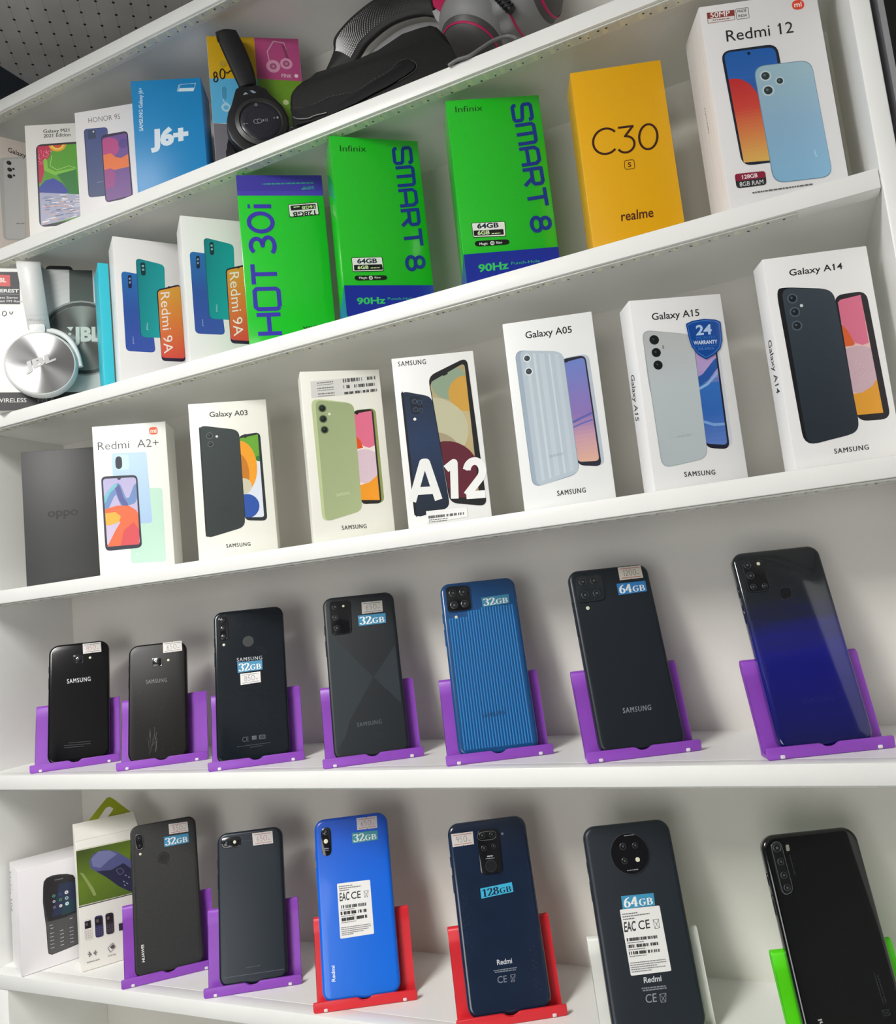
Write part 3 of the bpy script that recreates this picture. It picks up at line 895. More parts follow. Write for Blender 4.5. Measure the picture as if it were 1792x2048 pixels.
# --- third shelf, left to right
for nm, lab, o_, g in (('A', 'white phone box with teal and blue phone pictures, left one of the identical pair', ((-0.6861, 0.0108, 0.446), 0.9266, 0.086, 0.1849, 0.0417), [(7.6, 141.3), (36.7, 138.7), (41.1, 41.2), (7.5, 41.1), (25.1, 160.0), (58.2, 155.0), (55.2, 60.6), (25.0, 59.7), (47.0, 121.6), (75.4, 132.1), (75.5, 31.7), (47.5, 31.1), (48.5, 120.3), (75.3, 129.9), (75.1, 35.9), (47.8, 35.3), (14.7, 136.5), (19.0, 137.7), (18.7, 120.7), (14.5, 119.8), (30.1, 154.8), (35.7, 155.5), (35.7, 139.0), (30.2, 137.9), (51.3, 118.3), (50.9, 40.4), (62.0, 120.7), (32.2, 69.4), (33.1, 78.3), (34.1, 69.2), (15.6, 50.6), (15.8, 59.3), (17.2, 50.4), (62.2, 126.5), (63.7, 126.6)]),
        ('B', 'white phone box with teal and blue phone pictures, right one of the identical pair', ((-0.5817, 0.0115, 0.446), 0.8301, 0.086, 0.1793, 0.0443), [(7.9, 136.0), (36.9, 134.3), (40.8, 37.1), (7.7, 37.3), (24.6, 154.6), (58.7, 148.7), (54.5, 55.4), (24.3, 55.9), (46.9, 117.7), (70.6, 125.1), (71.2, 26.8), (46.4, 27.2), (48.3, 116.1), (70.5, 123.0), (70.8, 30.7), (46.8, 31.4), (14.5, 130.7), (18.7, 131.7), (18.3, 116.1), (14.2, 115.1), (30.9, 149.2), (35.6, 150.0), (35.5, 134.2), (30.8, 133.1), (51.2, 113.2), (50.6, 35.6), (62.2, 115.6), (32.4, 64.7), (33.3, 73.2), (34.3, 64.5), (16.0, 46.8), (16.2, 54.6), (17.5, 46.6), (61.9, 120.9), (63.4, 121.1)])):
    t, P, Sd = carton('phone_box', lab, *o_, '#ecebea')
    P.P('#1d4f94', g[0:4], 6)
    P.G([(0, '#2a72b8'), (0.5, '#2f56a6'), (1, '#3a55ac')], [g[0], g[1], g[2], g[3]], g[0], g[3], 5.5)
    P.P('#0b5f70', g[4:8], 6)
    P.G([(0, '#0c7d86'), (0.35, '#0d8f92'), (1, '#0fa0a2')], [(g[4][0] + 0.8, g[4][1] - 0.5), g[5], g[6], (g[7][0] + 0.8, g[7][1])], g[4], g[5], 5.5)
    P.P('#241a36', g[8:12], 5)
    P.G([(0, '#e2a33c'), (0.5, '#e4803c'), (1, '#dd4f42')], g[12:16], g[12], g[15], 3.5)
    P.P('#17263f', g[16:20], 2.5)
    P.P('#10343c', g[20:24], 2.5)
    for a, b in ((g[16:20], '#8aa4c8'), (g[20:24], '#7fb8bc')):
        for v in (0.2, 0.48):
            q4 = sub(a, 0.25, v, 0.75, v + 0.16)
            P.P(b, q4, 0.8)
    P.T('Redmi 9A', '#f6efe6', g[24:27], 0.0)
    P.T('Redmi', '#bfe6e6', g[27:30])
    P.T('Redmi', '#b9cdea', g[30:33])
    P.C('#241a36', *g[33:35])
    if nm == 'A':
        Sd.D('#b5b4b0', *[(26.0, 111.9), (28.0, 78.8)], 1.4, 3)
    else:
        Sd.D('#b5b4b0', *[(28.0, 96.3), (28.8, 76.0)], 1.4, 3)
    finish(t, P, Sd)

t, P, Sd = carton('phone_box', 'bright green phone box standing upside down with a purple band along its top', (-0.4929, 0.0033, 0.446), 0.6036, 0.0941, 0.1951, 0.045, '#20c72c', gloss=True)
P.P('#4038a4', [(-5.6, 199.8), (104.5, 200.0), (101.9, 170.6), (-7.7, 171.1)])
P.P('#4a3cb4', [(-7.3, 176.3), (102.3, 175.9), (101.9, 170.3), (-7.7, 170.9)])
P.T('50MP', '#3a9a86', [(84.5, 181.9), (70.6, 181.0), (84.2, 178.1)], 0.03)
P.D('#3a9a86', *[(84.2, 186.5), (28.3, 185.1)], 1.6, 5)
P.K('HOT 30i', '#3a35b2', [(35.6, 11.1), (35.5, 160.5), (10.1, 11.2)], 4.6)
P.P('#101410', [(53.9, 159.9), (86.6, 162.8), (87.6, 147.7), (54.4, 144.8)], 1.5)
P.P('#e3e8df', [(54.5, 159.4), (86.1, 162.0), (86.7, 148.2), (55.1, 145.7)], 1.2)
P.P('#101410', [(56.4, 158.5), (84.2, 160.6), (84.4, 154.9), (56.8, 152.8)], 0.6)
P.T('128GB', '#101410', [(83.3, 153.0), (58.4, 150.9), (83.3, 147.3)], 0.03)
P.T('16GB', '#c5e8a0', [(83.0, 159.2), (68.7, 157.9), (83.1, 155.4)], 0.03)
P.D('#c5e8a0', *[(66.5, 158.1), (59.8, 157.2)], 1.2, 2)
P.T('Infinix', '#123f18', [(86.3, 20.5), (57.8, 18.4), (86.1, 13.6)], 0.0)
finish(t, P, None, M_INKG)

for nm, lab, o_, g in (('SM1', 'green phone box with tall blue lettering and a blue base, beside the upside-down green box', ((-0.3691, 0.0004, 0.446), 0.6904, 0.0948, 0.1961, 0.0364), [(9.8, 179.0), (37.5, 180.4), (10.0, 185.7), (66.9, 185.8), (68.5, 49.7), (85.6, 188.4), (10.5, 62.9), (42.9, 64.4), (43.3, 48.9), (10.7, 47.6), (12.5, 54.9), (41.9, 56.3), (42.4, 50.4), (12.3, 48.9), (16.1, 56.5), (36.9, 57.3), (16.4, 61.7), (16.0, 50.4), (27.5, 51.0), (16.1, 54.1), (29.6, 51.5), (39.2, 52.1), (11.8, 43.5), (46.0, 44.4), (45.5, 39.4), (11.9, 38.3), (16.5, 40.1), (25.0, 40.4), (16.5, 42.5), (32.8, 40.7), (39.1, 41.0), (32.8, 42.7), (3.0, 32.9), (95.3, 34.4), (11.8, 12.7), (41.5, 13.8), (12.1, 19.9), (44.2, 17.7), (72.1, 18.0), (44.3, 20.5), (44.4, 13.4), (54.3, 13.6), (44.4, 15.8), (28.7, 41.3), (30.8, 41.4), (29.9, 53.7), (39.4, 54.1)]),
        ('SM2', 'green phone box with tall blue lettering and a blue base, beside the yellow box', ((-0.2408, 0.0099, 0.446), 0.4745, 0.0932, 0.1922, 0.0388), [] )):
    t, P, Sd = carton('phone_box', lab, *o_, '#1fbe22', gloss=True)
    if nm == 'SM2':
        g = [(8.6, 178.9), (35.6, 179.1), (8.8, 185.1), (65.0, 182.3), (70.1, 49.7), (83.2, 183.8)] + [(11.3, 64.0), (44.2, 63.0), (43.6, 47.7), (11.4, 49.0), (12.7, 55.9), (41.7, 55.2), (41.6, 49.5), (12.5, 50.6), (16.5, 57.6), (37.4, 57.2), (16.8, 62.7), (16.1, 51.1), (27.9, 51.0), (16.4, 55.2), (29.8, 51.0), (38.3, 51.0), (12.3, 45.3), (46.0, 44.6), (45.8, 39.3), (12.5, 39.6), (16.9, 40.8), (24.9, 40.8), (17.0, 43.3), (33.2, 40.7), (39.0, 40.7), (33.2, 43.2), (3.9, 32.5), (96.3, 33.2), (12.9, 13.6), (42.3, 14.8), (13.2, 21.4), (45.3, 18.6), (73.2, 19.1), (45.2, 21.4), (45.3, 14.1), (56.6, 14.8), (45.4, 16.5), (29.4, 41.9), (31.5, 41.7), (30.1, 53.5), (38.5, 53.4)]
    P.T('Infinix', '#123f18', g[0:3], 0.0)
    P.K('SMART 8', '#0f2f8c', g[3:6], 3.7)
    P.P('#0d130d', g[6:10], 1.4)
    P.P('#e9ede6', [((a[0] * 0.965 + 0.035 * sum(p[0] for p in g[6:10]) / 4), (a[1] * 0.93 + 0.07 * sum(p[1] for p in g[6:10]) / 4)) for a in g[6:10]], 1.2)
    P.P('#0d130d', g[10:14], 0.8)
    P.T('64GB', '#1a2a3a', g[14:17], 0.035)
    P.T('6GB', '#d2efb0', g[17:20], 0.03)
    P.D('#d2efb0', g[20], g[21], 0.9, 2)
    P.D('#d2efb0', g[38], g[39], 0.9, 7)
    P.P('#0c100c', g[22:26], 4.5)
    P.T('Magic', '#d9e2d9', g[26:29], 0.02)
    P.T('Ring', '#d9e2d9', g[29:32], 0.02)
    c, e = g[-4], g[-3]
    P.C('#d9e2d9', c, e)
    P.C('#0c100c', c, 1.2)
    P.C('#d9e2d9', c, 0.6)
    yb_ = (g[32], g[33])
    P.P('#10299a', [(-5, yb_[0][1]), (120, yb_[1][1]), (120, -5), (-5, -5)])
    P.T('90Hz', '#35c45c', g[34:37], 0.03)
    P.T('Punch-Hole', '#2fb45e', g[37:40])
    Sd.P('#2c57c4', [(0, yb_[0][1]), (12, yb_[0][1] - 7), (60, yb_[0][1] - 20), (60, -5), (0, -5)])
    finish(t, P, Sd, M_INKG)

t, P, Sd = carton('phone_box', 'yellow phone box with thin dark lettering, between a green box and a tall white box', (-0.1175, 0.0122, 0.446), 0.3471, 0.083, 0.1745, 0.0336, '#e7ab06', rough=0.35, seam=(12, 21))
_w, _h = 83.0, 174.5
P.K('C', '#3a1408', [(10.8, 91.7), (33.7, 90.8), (13.5, 116.0)], 2.1)
P.K('Z', '#3a1408', [(33.7, 91.0), (49.8, 90.7), (35.8, 114.5)], 2.1)
P.K('0', '#3a1408', [(51.1, 90.5), (70.1, 89.6), (54.0, 114.3)], 2.1)
_r = round_poly([(37.9, 82.5), (46.5, 82.1), (46.2, 73.5), (37.3, 74.0)], 2)
P.L('#5a2410', 0.6, _r + _r[:1])
P.T('S', '#4a1a0c', [(40.2, 75.7), (43.3, 75.6), (40.6, 80.3)], 0.02)
P.T('realme', '#4a1a0c', [(27.7, 25.7), (56.5, 25.8), (28.5, 34.8)], 0.012)
for s in (6, 14, 24):
    Sd.P('#f7d468', [(s, 0.5), (s + 0.6, 0.5), (s + 0.6, 190), (s, 190)])
finish(t, P, Sd)

t, P, Sd = carton('phone_box', 'tall shrink-wrapped white phone box with red and blue screen picture, at the right end', (-0.0006, 0.0102, 0.446), 0.3617, 0.1, 0.1887, 0.0478, '#eae8e8')
P.P('#e6e3e0', [(6.2, 181.9), (29.3, 181.3), (28.5, 172.3), (5.8, 172.3)])
_r = [(6.2, 181.9), (29.3, 181.3), (28.5, 172.3), (5.8, 172.3)]
P.L('#8a4038', 0.4, _r + _r[:1])
P.P('#8f3a34', [(6.2, 181.9), (29.3, 181.3), (28.8, 176.0), (5.9, 176.3)])
P.T('50MP', '#f4ece8', [(8.5, 176.9), (25.0, 176.6), (8.9, 181.7)], 0.02)
P.D('#8a4038', *[(10.0, 174.1), (24.1, 173.8)], 0.8, 3)
_r = round_poly([(30.6, 181.8), (41.3, 181.7), (40.8, 172.1), (30.2, 172.2)], 1)
P.L('#55565a', 0.4, _r + _r[:1])
P.T('MADE', '#55565a', [(31.8, 178.2), (39.2, 178.1), (32.1, 180.7)], 0.01)
P.T('INDIA', '#55565a', [(31.8, 173.8), (39.2, 173.8), (32.0, 176.4)], 0.01)
P.P('#e2482c', [(78.3, 182.4), (88.4, 182.1), (87.8, 173.2), (77.4, 173.6)], 5)
P.T('mi', '#f7ece8', [(79.6, 175.8), (85.8, 175.7), (80.0, 180.6)], 0.02)
P.T('Redmi 12', '#1f2024', [(18.9, 153.2), (75.5, 153.2), (19.4, 163.3)], 0.0)
P.P('#1b2130', [(12.4, 145.1), (60.2, 145.1), (61.6, 39.9), (15.3, 39.9)], 9)
scr = [(14.7, 143.4), (57.9, 142.3), (58.3, 40.7), (17.0, 42.9)]
P.G([(0, '#1b5fae'), (0.25, '#2a64b4'), (0.4, '#345aa0'), (1, '#20457c')], scr, *[(36.8, 143.1), (30.9, 41.3)], 6)
P.G([(0, '#c22a2e'), (0.35, '#d2453a'), (0.7, '#dd8a4c'), (1, '#e2b45c')], [(11.1, 117.1), (17.7, 119.0), (25.2, 117.6), (32.2, 112.3), (37.1, 103.1), (38.7, 88.5), (41.4, 39.8), (15.0, 42.9)], *[(23.7, 117.8), (26.4, 42.0)], 0, clip=scr)
P.C('#131722', *[(35.5, 139.7), (36.9, 139.5)])
P.P('#6d8ea6', [(37.3, 127.3), (85.9, 126.4), (87.4, 20.5), (38.5, 21.1)], 10)
P.G([(0, '#9fbfcb'), (0.5, '#8fb4d0'), (1, '#86b8d8')], [(37.8, 126.8), (85.5, 125.7), (87.1, 21.2), (39.2, 21.7)], *[(62.2, 125.7), (63.0, 22.0)], 10)
for c, e in ([(46.2, 117.3), (51.0, 116.6)], [(57.3, 111.1), (61.0, 110.6)], [(46.5, 103.9), (51.5, 103.2)]):
    ring(P, c, e, '#c3d3da', '#2b3a3c', '#5f7a78')
P.T('Redmi', '#e3eef2', [(75.9, 39.9), (75.2, 45.8), (77.5, 40.0)])
P.P('#2a2a2d', [(7.9, 33.8), (33.1, 33.1), (32.5, 21.0), (7.7, 21.0)], 3)
P.P('#8f1d3c', [(7.9, 33.8), (33.1, 33.1), (32.9, 27.3), (7.6, 27.2)], 2.5)
P.T('128GB', '#f3e9ea', [(13.6, 28.4), (26.3, 28.4), (13.8, 32.0)], 0.02)
P.T('8GB RAM', '#eeeeee', [(10.5, 22.2), (30.1, 22.0), (10.8, 26.0)], 0.0)
P.D('#5a5a5c', *[(20.0, 14.8), (69.7, 15.6)], 1.2, 4)
Sd.D('#a9a39f', *[(21.5, 110.3), (20.6, 85.0)], 1.6, 4)
for s, y0, y1 in ((8, 20, 170), (15, 60, 185), (22, 10, 120), (30, 40, 180), (38, 20, 160)):  # pale strokes paint the gloss of the shrink-wrap onto the side
    Sd.L('#f6f1ee', 0.35, [(s, y0), (s + 1.5, (y0 + y1) / 2), (s - 1, y1)])
finish(t, P, Sd, None, M_INKG)

t, P, Sd = carton('boxed_phone_case', 'thin bright cyan box wedged between the headphone box and a white phone box', (-0.7255, 0.0233, 0.446), 0.925, 0.012, 0.167, 0.05, '#35c3d6', group=None)
finish(t, P)

# --- second shelf, left to right
t, P, Sd = carton('phone_box', 'grey phone box turned sideways in the left corner, printed with a row of round lenses', (-0.8847, -0.0071, 0.6641), 1.0647, 0.055, 0.163, 0.028, '#c9bfb6')
P.T('Galaxy A', '#2a2826', [(30.5, 143.3), (58.8, 139.2), (30.7, 150.3)], 0.012)
P.P('#a9a8a6', [(18.5, 131.3), (49.6, 142.4), (46.8, 22.3), (20.3, 16.8)], 7)
P.P('#b5b4b2', [(24.1, 130.4), (49.5, 139.9), (46.0, 24.6), (23.6, 19.4)], 6)
for c, e in ([(30.9, 127.9), (33.8, 128.6)], [(31.4, 118.4), (34.2, 119.1)], [(31.2, 108.8), (34.1, 109.5)], [(35.9, 120.6), (37.4, 121.0)], [(36.2, 111.3), (37.6, 111.7)]):
    ring(P, c, e, '#2a2a2c', '#0e0e10')
P.D('#8c8a88', *[(36.3, 42.6), (46.6, 44.9)], 1.5, 2)
finish(t, P)

t, P, Sd = carton('phone_box', 'white phone box with a green and red screen, painted foil glare, beside the corner box', (-0.83, 0.0139, 0.6641), 0.4913, 0.088, 0.1638, 0.045, '#e6e4df')
P.T('Galaxy M21', '#3f3d3a', [(23.8, 151.8), (56.8, 151.7), (23.6, 156.4)], 0.014)
P.T('2021 Edition', '#3f3d3a', [(23.7, 145.2), (57.8, 145.1), (23.7, 150.1)], 0.012)
P.P('#2a2030', [(13.2, 135.9), (91.0, 137.4), (91.3, 22.1), (12.6, 21.9)], 8)
scr = [(15.3, 133.3), (89.8, 134.6), (89.4, 34.1), (14.8, 23.7)]
P.P('#57a02a', scr, 4)
P.TRI('#c0284c', [(14.2, 134.1), (33.5, 134.6), (30.6, 119.8), (24.1, 110.5), (21.9, 96.2), (18.0, 82.5), (14.0, 82.3)], scr)
rnd = random.Random(9)
for i in range(60):
    x, y = rnd.uniform(0, 1), rnd.uniform(0, 1)
    p = sub([(15.3, 128.0), (33.2, 128.1), (25.7, 108.0), (15.9, 108.6)], x, y, x + 0.05, y + 0.06)
    P.add(p, '#e88fa0', scr, P.z + 0.004)
P.C('#e9a52e', *[(40.6, 136.1), (52.1, 135.4)], clip=scr)
P.C('#f3d060', *[(40.6, 136.1), (49.4, 135.6)], clip=scr)
P.C('#cf4f22', *[(40.6, 136.1), (47.2, 135.7)], clip=scr)
P.C('#3a1a40', *[(40.7, 136.6), (43.7, 136.4)], clip=scr)
P.L('#a9d86a', 0.7, [(32.8, 119.6), (30.0, 105.3), (38.4, 98.8), (54.0, 103.8), (62.6, 99.6)], scr)
P.L('#7fc040', 5, [(24.2, 112.9), (24.5, 100.9), (36.0, 94.1), (58.1, 97.5)], scr)
P.TRI('#2f7a35', [(38.1, 92.7), (62.5, 98.4), (64.9, 59.7), (52.1, 65.4), (44.2, 82.7)], scr)
P.TRI('#3c4aa0', [(13.7, 75.1), (22.9, 85.3), (33.5, 87.8), (44.1, 80.3), (52.5, 66.6), (36.7, 64.0), (13.9, 66.0)], scr)
rnd = random.Random(10)
foil = [(14.7, 69.1), (65.5, 63.3), (64.8, 33.5), (14.3, 22.8)]
P.P('#a9acc4', foil, 2, scr)  # silvery patches put the glare on the foil into the ink
for i in range(90):
    u, v = rnd.uniform(0, 0.9), rnd.uniform(0, 0.96)
    a = sub(foil, u, v, u + rnd.uniform(0.05, 0.22), v + rnd.uniform(0.015, 0.04))
    P.add(a, rnd.choice(('#e6e6ee', '#8088ac', '#f2f0f2', '#c9a3a6', '#e2b09a', '#6f7696')), scr, P.z + 0.01 + i * 0.0008)
P.z += 0.1
finish(t, P)

t, P, Sd = carton('phone_box', 'white phone box picturing two overlapping phones, left of the all-blue box', (-0.7425, 0.0161, 0.6641), 0.3255, 0.088, 0.1505, 0.045, '#e8e5e6')
P.T('HONOR 9S', '#6c6468', [(18.1, 133.5), (59.9, 132.3), (18.0, 140.3)], -0.008)
P.P('#2c345c', [(11.2, 126.4), (42.7, 123.9), (41.3, 32.9), (12.4, 34.2)], 5)
P.G([(0, '#46528a'), (1, '#4a5678')], [(12.6, 126.2), (42.7, 123.5), (41.3, 33.3), (13.7, 34.5)], *[(26.3, 125.7), (25.5, 33.1)], 5)
P.P('#37435f', [(15.9, 124.2), (26.7, 123.3), (26.6, 111.2), (16.1, 111.5)], 1.5)
P.C('#e8e8ea', *[(23.8, 120.8), (24.9, 120.6)])
P.P('#332a44', [(33.4, 114.2), (68.6, 114.7), (70.2, 26.0), (34.0, 23.9)], 6)
scr = [(34.6, 110.3), (67.0, 111.9), (68.1, 28.6), (35.4, 25.5)]
P.G([(0, '#6c4c96'), (1, '#7f5a94')], scr, *[(48.4, 112.7), (52.2, 26.6)], 3)
P.C('#b84a86', *[(42.9, 96.1), (56.4, 93.9)], clip=scr)
P.C('#5a468e', *[(61.7, 98.8), (68.0, 97.8)], clip=scr)
P.TRI('#ec7a44', [(33.2, 87.3), (44.7, 88.2), (51.1, 82.0), (57.8, 79.8), (68.2, 83.8), (68.3, 66.5), (56.9, 66.0), (47.8, 65.2), (43.4, 68.2), (34.3, 67.4)], scr)
P.TRI('#a04f8c', [(34.3, 67.4), (43.4, 68.2), (49.7, 59.1), (46.5, 43.5), (35.0, 40.8)], scr)
P.D('#6d7896', *[(24.7, 51.6), (32.7, 51.9)], 1.4, 2)
finish(t, P)

t, P, Sd = carton('phone_box', 'flat bright blue phone box with big white lettering, beside the headphones', (-0.6459, 0.0153, 0.6641), 0.4864, 0.0838, 0.156, 0.045, '#0f86c4')
P.T('J6+', '#dbe9f2', [(18.8, 67.5), (63.9, 71.3), (19.9, 90.8)], 0.06)
P.T('SAMSUNG Galaxy J6+', '#d5e6f0', [(11.2, 90.0), (13.4, 146.4), (6.7, 90.0)], 0.014)
_r = [(59.1, 147.8), (77.9, 148.6), (74.3, 138.5), (55.6, 138.9)]
P.L('#cfe4f0', 0.5, _r + _r[:1])
P.P('#cfe4f0', [(57.9, 142.9), (75.4, 142.7), (74.1, 138.7), (56.4, 139.1)])
P.L('#cfe4f0', 0.5, [(57.8, 147.7), (54.8, 139.6)])
finish(t, P)

t, P, Sd = carton('headphone_box', 'four-coloured headphone box, yellow, pink, blue and green, behind the black headphones', (-0.5384, 0.0292, 0.6641), 0.5992, 0.1078, 0.1805, 0.06, '#e3e2e6', group=None, cat='box')
P.P('#d2a70a', [(-8.1, 181.1), (55.5, 181.7), (54.9, 126.9), (-4.0, 125.6)])
P.P('#b5487f', [(55.6, 183.3), (121.7, 183.3), (118.7, 124.1), (54.9, 126.9)])
P.P('#55aeda', [(-4.0, 125.6), (54.9, 126.9), (54.4, 68.1), (-4.0, 69.6)])
P.P('#6a981e', [(54.9, 126.9), (118.7, 124.1), (117.6, 63.6), (54.4, 68.1)])
P.P('#6f6d74', [(-7.9, 69.7), (117.5, 63.0), (114.8, 7.3), (-4.4, 7.5)])
P.L('#c9a0b4', 1.4, [(71.4, 146.6), (69.6, 162.3), (77.9, 176.1), (90.0, 174.3), (93.6, 156.3)])
P.L('#8a3a62', 3.5, [(88.7, 170.8), (91.1, 163.0), (92.8, 154.0)])
for c, e in ([(75.2, 143.3), (83.4, 143.6)], [(90.8, 147.1), (98.0, 147.3)]):
    P.C('#d99ab8', c, e)
    P.C('#a04a74', c, 4)
    P.C('#c07a9c', c, 2.2)
P.T('PINK', '#ecd5df', [(83.9, 129.2), (95.7, 128.6), (84.2, 133.9)], 0.0)
P.C('#ecd5df', *[(101.4, 131.4), (103.7, 131.5)])
P.L('#a8cfe4', 1.2, [(13.7, 114.2), (13.2, 102.1), (14.8, 95.6), (18.1, 94.7)])
P.L('#3f93bc', 5, [(15.7, 113.3), (15.3, 102.1)])
P.C('#a9d2e8', *[(16.5, 89.1), (21.9, 89.2)])
P.C('#5fb0d6', *[(16.5, 89.1), (19.4, 89.2)])
P.C('#c7d89a', *[(86.2, 96.8), (89.6, 96.9)])
P.C('#b59a2a', *[(16.7, 145.2), (20.5, 145.3)])
P.K('80', '#1c0f0a', [(5.1, 120.5), (18.8, 127.4), (4.6, 132.7)], 1.5, gap=0.3, cap=True)
P.L('#1c0f0a', 1.3, [(19.3, 134.4), (20.9, 132.6), (24.5, 136.0), (26.1, 135.6)])
finish(t, P)

# --- headphone box on the third shelf
t, P, Sd = carton('headphone_box', 'large white headphone box picturing dark headphones, in the left corner behind white headphones', (-0.872, -0.012, 0.446), 0.7156, 0.135, 0.188, 0.045, '#f0efea', group=None)
P.G([(0, '#a5a6a6'), (0.4, '#d5d6d6'), (1, '#b9c4c2')], [(59.1, 188.2), (136.9, 187.4), (131.7, 17.9), (56.0, 20.7)], *[(63.3, 185.7), (115.0, 29.1)], 0)
P.G([(0, '#343a38'), (1, '#46544e')], [(91.9, 189.8), (119.5, 189.6), (119.4, 142.1), (90.4, 142.8)], *[(100.7, 188.9), (101.4, 143.5)])
c, e = [(104.3, 94.8), (106.8, 145.6)]
P.C('#8f9694', c, e)
P.C('#3b4240', c, math.hypot(e[0] - c[0], e[1] - c[1]) * 0.955)
P.C('#8c9a96', c, math.hypot(e[0] - c[0], e[1] - c[1]) * 0.86)
rr = math.hypot(e[0] - c[0], e[1] - c[1]) * 0.85
P.up()
for k in range(96):
    a0, a1 = 2 * PI * k / 96, 2 * PI * (k + 1) / 96
    g_ = 0.5 + 0.5 * math.cos(4 * (a0 + 0.05))
    g_ = g_ ** 2.2
    P.add([c, (c[0] + rr * math.cos(a0), c[1] + rr * math.sin(a0)), (c[0] + rr * math.cos(a1), c[1] + rr * math.sin(a1))], tuple(x + g_ * y for x, y in zip((0.045, 0.055, 0.05), (0.20, 0.23, 0.215))))
P.T('JBL', '#c5d3cb', [(91.6, 89.7), (126.0, 90.0), (92.3, 109.8)], 0.05)
P.P('#c5d3cb', [(85.4, 109.5), (93.1, 109.8), (89.9, 104.0)])
P.C('#c5d3cb', *[(88.4, 100.2), (90.3, 100.2)])
P.P('#2f2f2f', [(-12.8, 24.2), (135.8, 21.9), (134.2, -9.1), (-13.8, -4.4)])
P.P('#46464a', [(-7.2, 182.7), (32.8, 183.1), (32.3, 139.8), (-8.8, 139.7)])
P.P('#d9605f', [(5.4, 179.0), (22.3, 178.7), (22.0, 163.4), (4.8, 163.7)])
P.T('JBL', '#f7e3e0', [(6.4, 168.7), (17.8, 168.8), (6.6, 174.7)], 0.03)
P.T('EVEREST', '#f0f0ee', [(1.4, 155.3), (31.5, 155.4), (1.6, 159.7)], 0.03)
P.L('#b9b9b9', 0.4, [(0.8, 153.0), (31.9, 153.1)])
P.T('Wireless Stereo', '#e2e2e2', [(-2.2, 146.8), (30.0, 147.0), (-2.1, 150.0)], 0.01)
P.T('Headset FM Radio', '#e2e2e2', [(-2.3, 142.3), (37.1, 142.2), (-2.2, 145.3)], 0.01)
P.T('WIRELESS', '#dededc', [(0.1, 11.0), (34.4, 10.6), (0.3, 16.2)], 0.01)
P.T('FM Radio', '#7c7c7c', [(47.3, 10.4), (83.6, 10.5), (47.5, 15.0)], 0.0)
P.L('#4a4a4c', 0.9, [(11.7, 127.3), (12.2, 129.5), (14.5, 130.6), (16.3, 128.4), (15.7, 125.2), (13.3, 123.6), (11.6, 125.2), (11.7, 127.3)])
P.L('#4a4a4c', 0.9, [(20.0, 129.5), (20.3, 126.9), (22.1, 126.3), (23.6, 129.6)])
P.L('#4a4a4c', 0.9, [(5.4, 130.5), (7.1, 126.2), (8.8, 125.0)])
finish(t, P)
bm = bmesh.new()
extrude_poly(bm, [(x / 1000, y / 1000) for x, y in round_poly([(62.9, 186.8), (96.3, 186.8), (96.4, 188.8), (93.2, 193.8), (66.5, 193.7), (63.0, 188.7)], 2)], -0.012, -0.002, 0.0008)
obj('carry_handle', bm, mat('black_plastic', (0.008, 0.008, 0.008), 0.45), t)

# --- boxes on the bottom shelf
t, P, Sd = carton('phone_box', 'white keypad phone box with grey phone picture, in the left corner of the bottom shelf', (-0.8842, -0.0012, -0.2301), 1.0716, 0.078, 0.119, 0.058, '#efecef', group='keypad phone boxes on the bottom shelf', rough=0.3)
ol = [(26.5, 92.9), (27.6, 99.5), (30.6, 102.6), (36.8, 103.9), (45.0, 103.0), (53.2, 101.2), (60.4, 97.5), (62.5, 93.1), (71.8, 92.6), (68.6, 19.2), (61.6, 16.1), (53.2, 15.2), (41.9, 14.3), (32.7, 13.7), (29.0, 16.4), (28.4, 24.2), (27.9, 46.6), (26.6, 61.9), (25.6, 76.0)]
P.TRI('#3f3d40', ol)
P.TRI('#535154', [(28.1, 52.7), (34.4, 51.9), (48.7, 51.1), (62.4, 53.6), (70.4, 54.5), (68.6, 19.7), (53.3, 15.7), (32.8, 14.7), (29.8, 16.7), (29.2, 23.9), (28.6, 44.3)])
P.TRI('#29272b', [(27.8, 96.8), (31.1, 101.7), (44.9, 101.9), (59.3, 98.2), (62.4, 92.6), (72.3, 91.9), (70.4, 55.1), (60.8, 53.2), (47.7, 51.4), (30.9, 52.4), (28.8, 61.2), (27.0, 76.7)])
scr = [(36.3, 92.1), (66.3, 89.3), (64.8, 58.5), (30.4, 52.6)]
P.P('#2a3450', [(44.5, 91.9), (61.6, 90.1), (60.7, 57.6), (34.6, 56.1)], 1)
P.P('#23424e', [(49.6, 69.7), (60.9, 69.5), (60.6, 55.4), (44.8, 55.0)])
for i, (c, e) in enumerate(([(37.7, 79.8), (39.4, 79.3)], [(44.9, 79.8), (46.5, 79.3)], [(51.8, 79.9), (53.8, 79.3)], [(37.7, 73.4), (39.2, 72.9)], [(44.8, 73.3), (46.5, 72.8)], [(51.7, 73.2), (53.6, 72.6)], [(37.8, 66.7), (39.3, 66.2)], [(44.8, 66.3), (46.5, 65.8)], [(51.8, 66.7), (53.8, 66.0)])):
    P.C(('#4f9a84', '#3f5a86', '#e6e6ea', '#b9b9c2', '#4a9a5a', '#a9c2c8', '#8a7aa0', '#e8e2da', '#cfe6ec')[i], c, e)
    P.C(('#2a3a44', '#2a3450', '#9a9aa0', '#8a8a92', '#22443a', '#2a4450', '#4a4458', '#bdb4aa', '#8fb4bc')[i], c, 0.8)
P.T('NOKIA', '#b9b9bc', [(39.6, 97.2), (49.0, 96.4), (39.4, 98.3)])
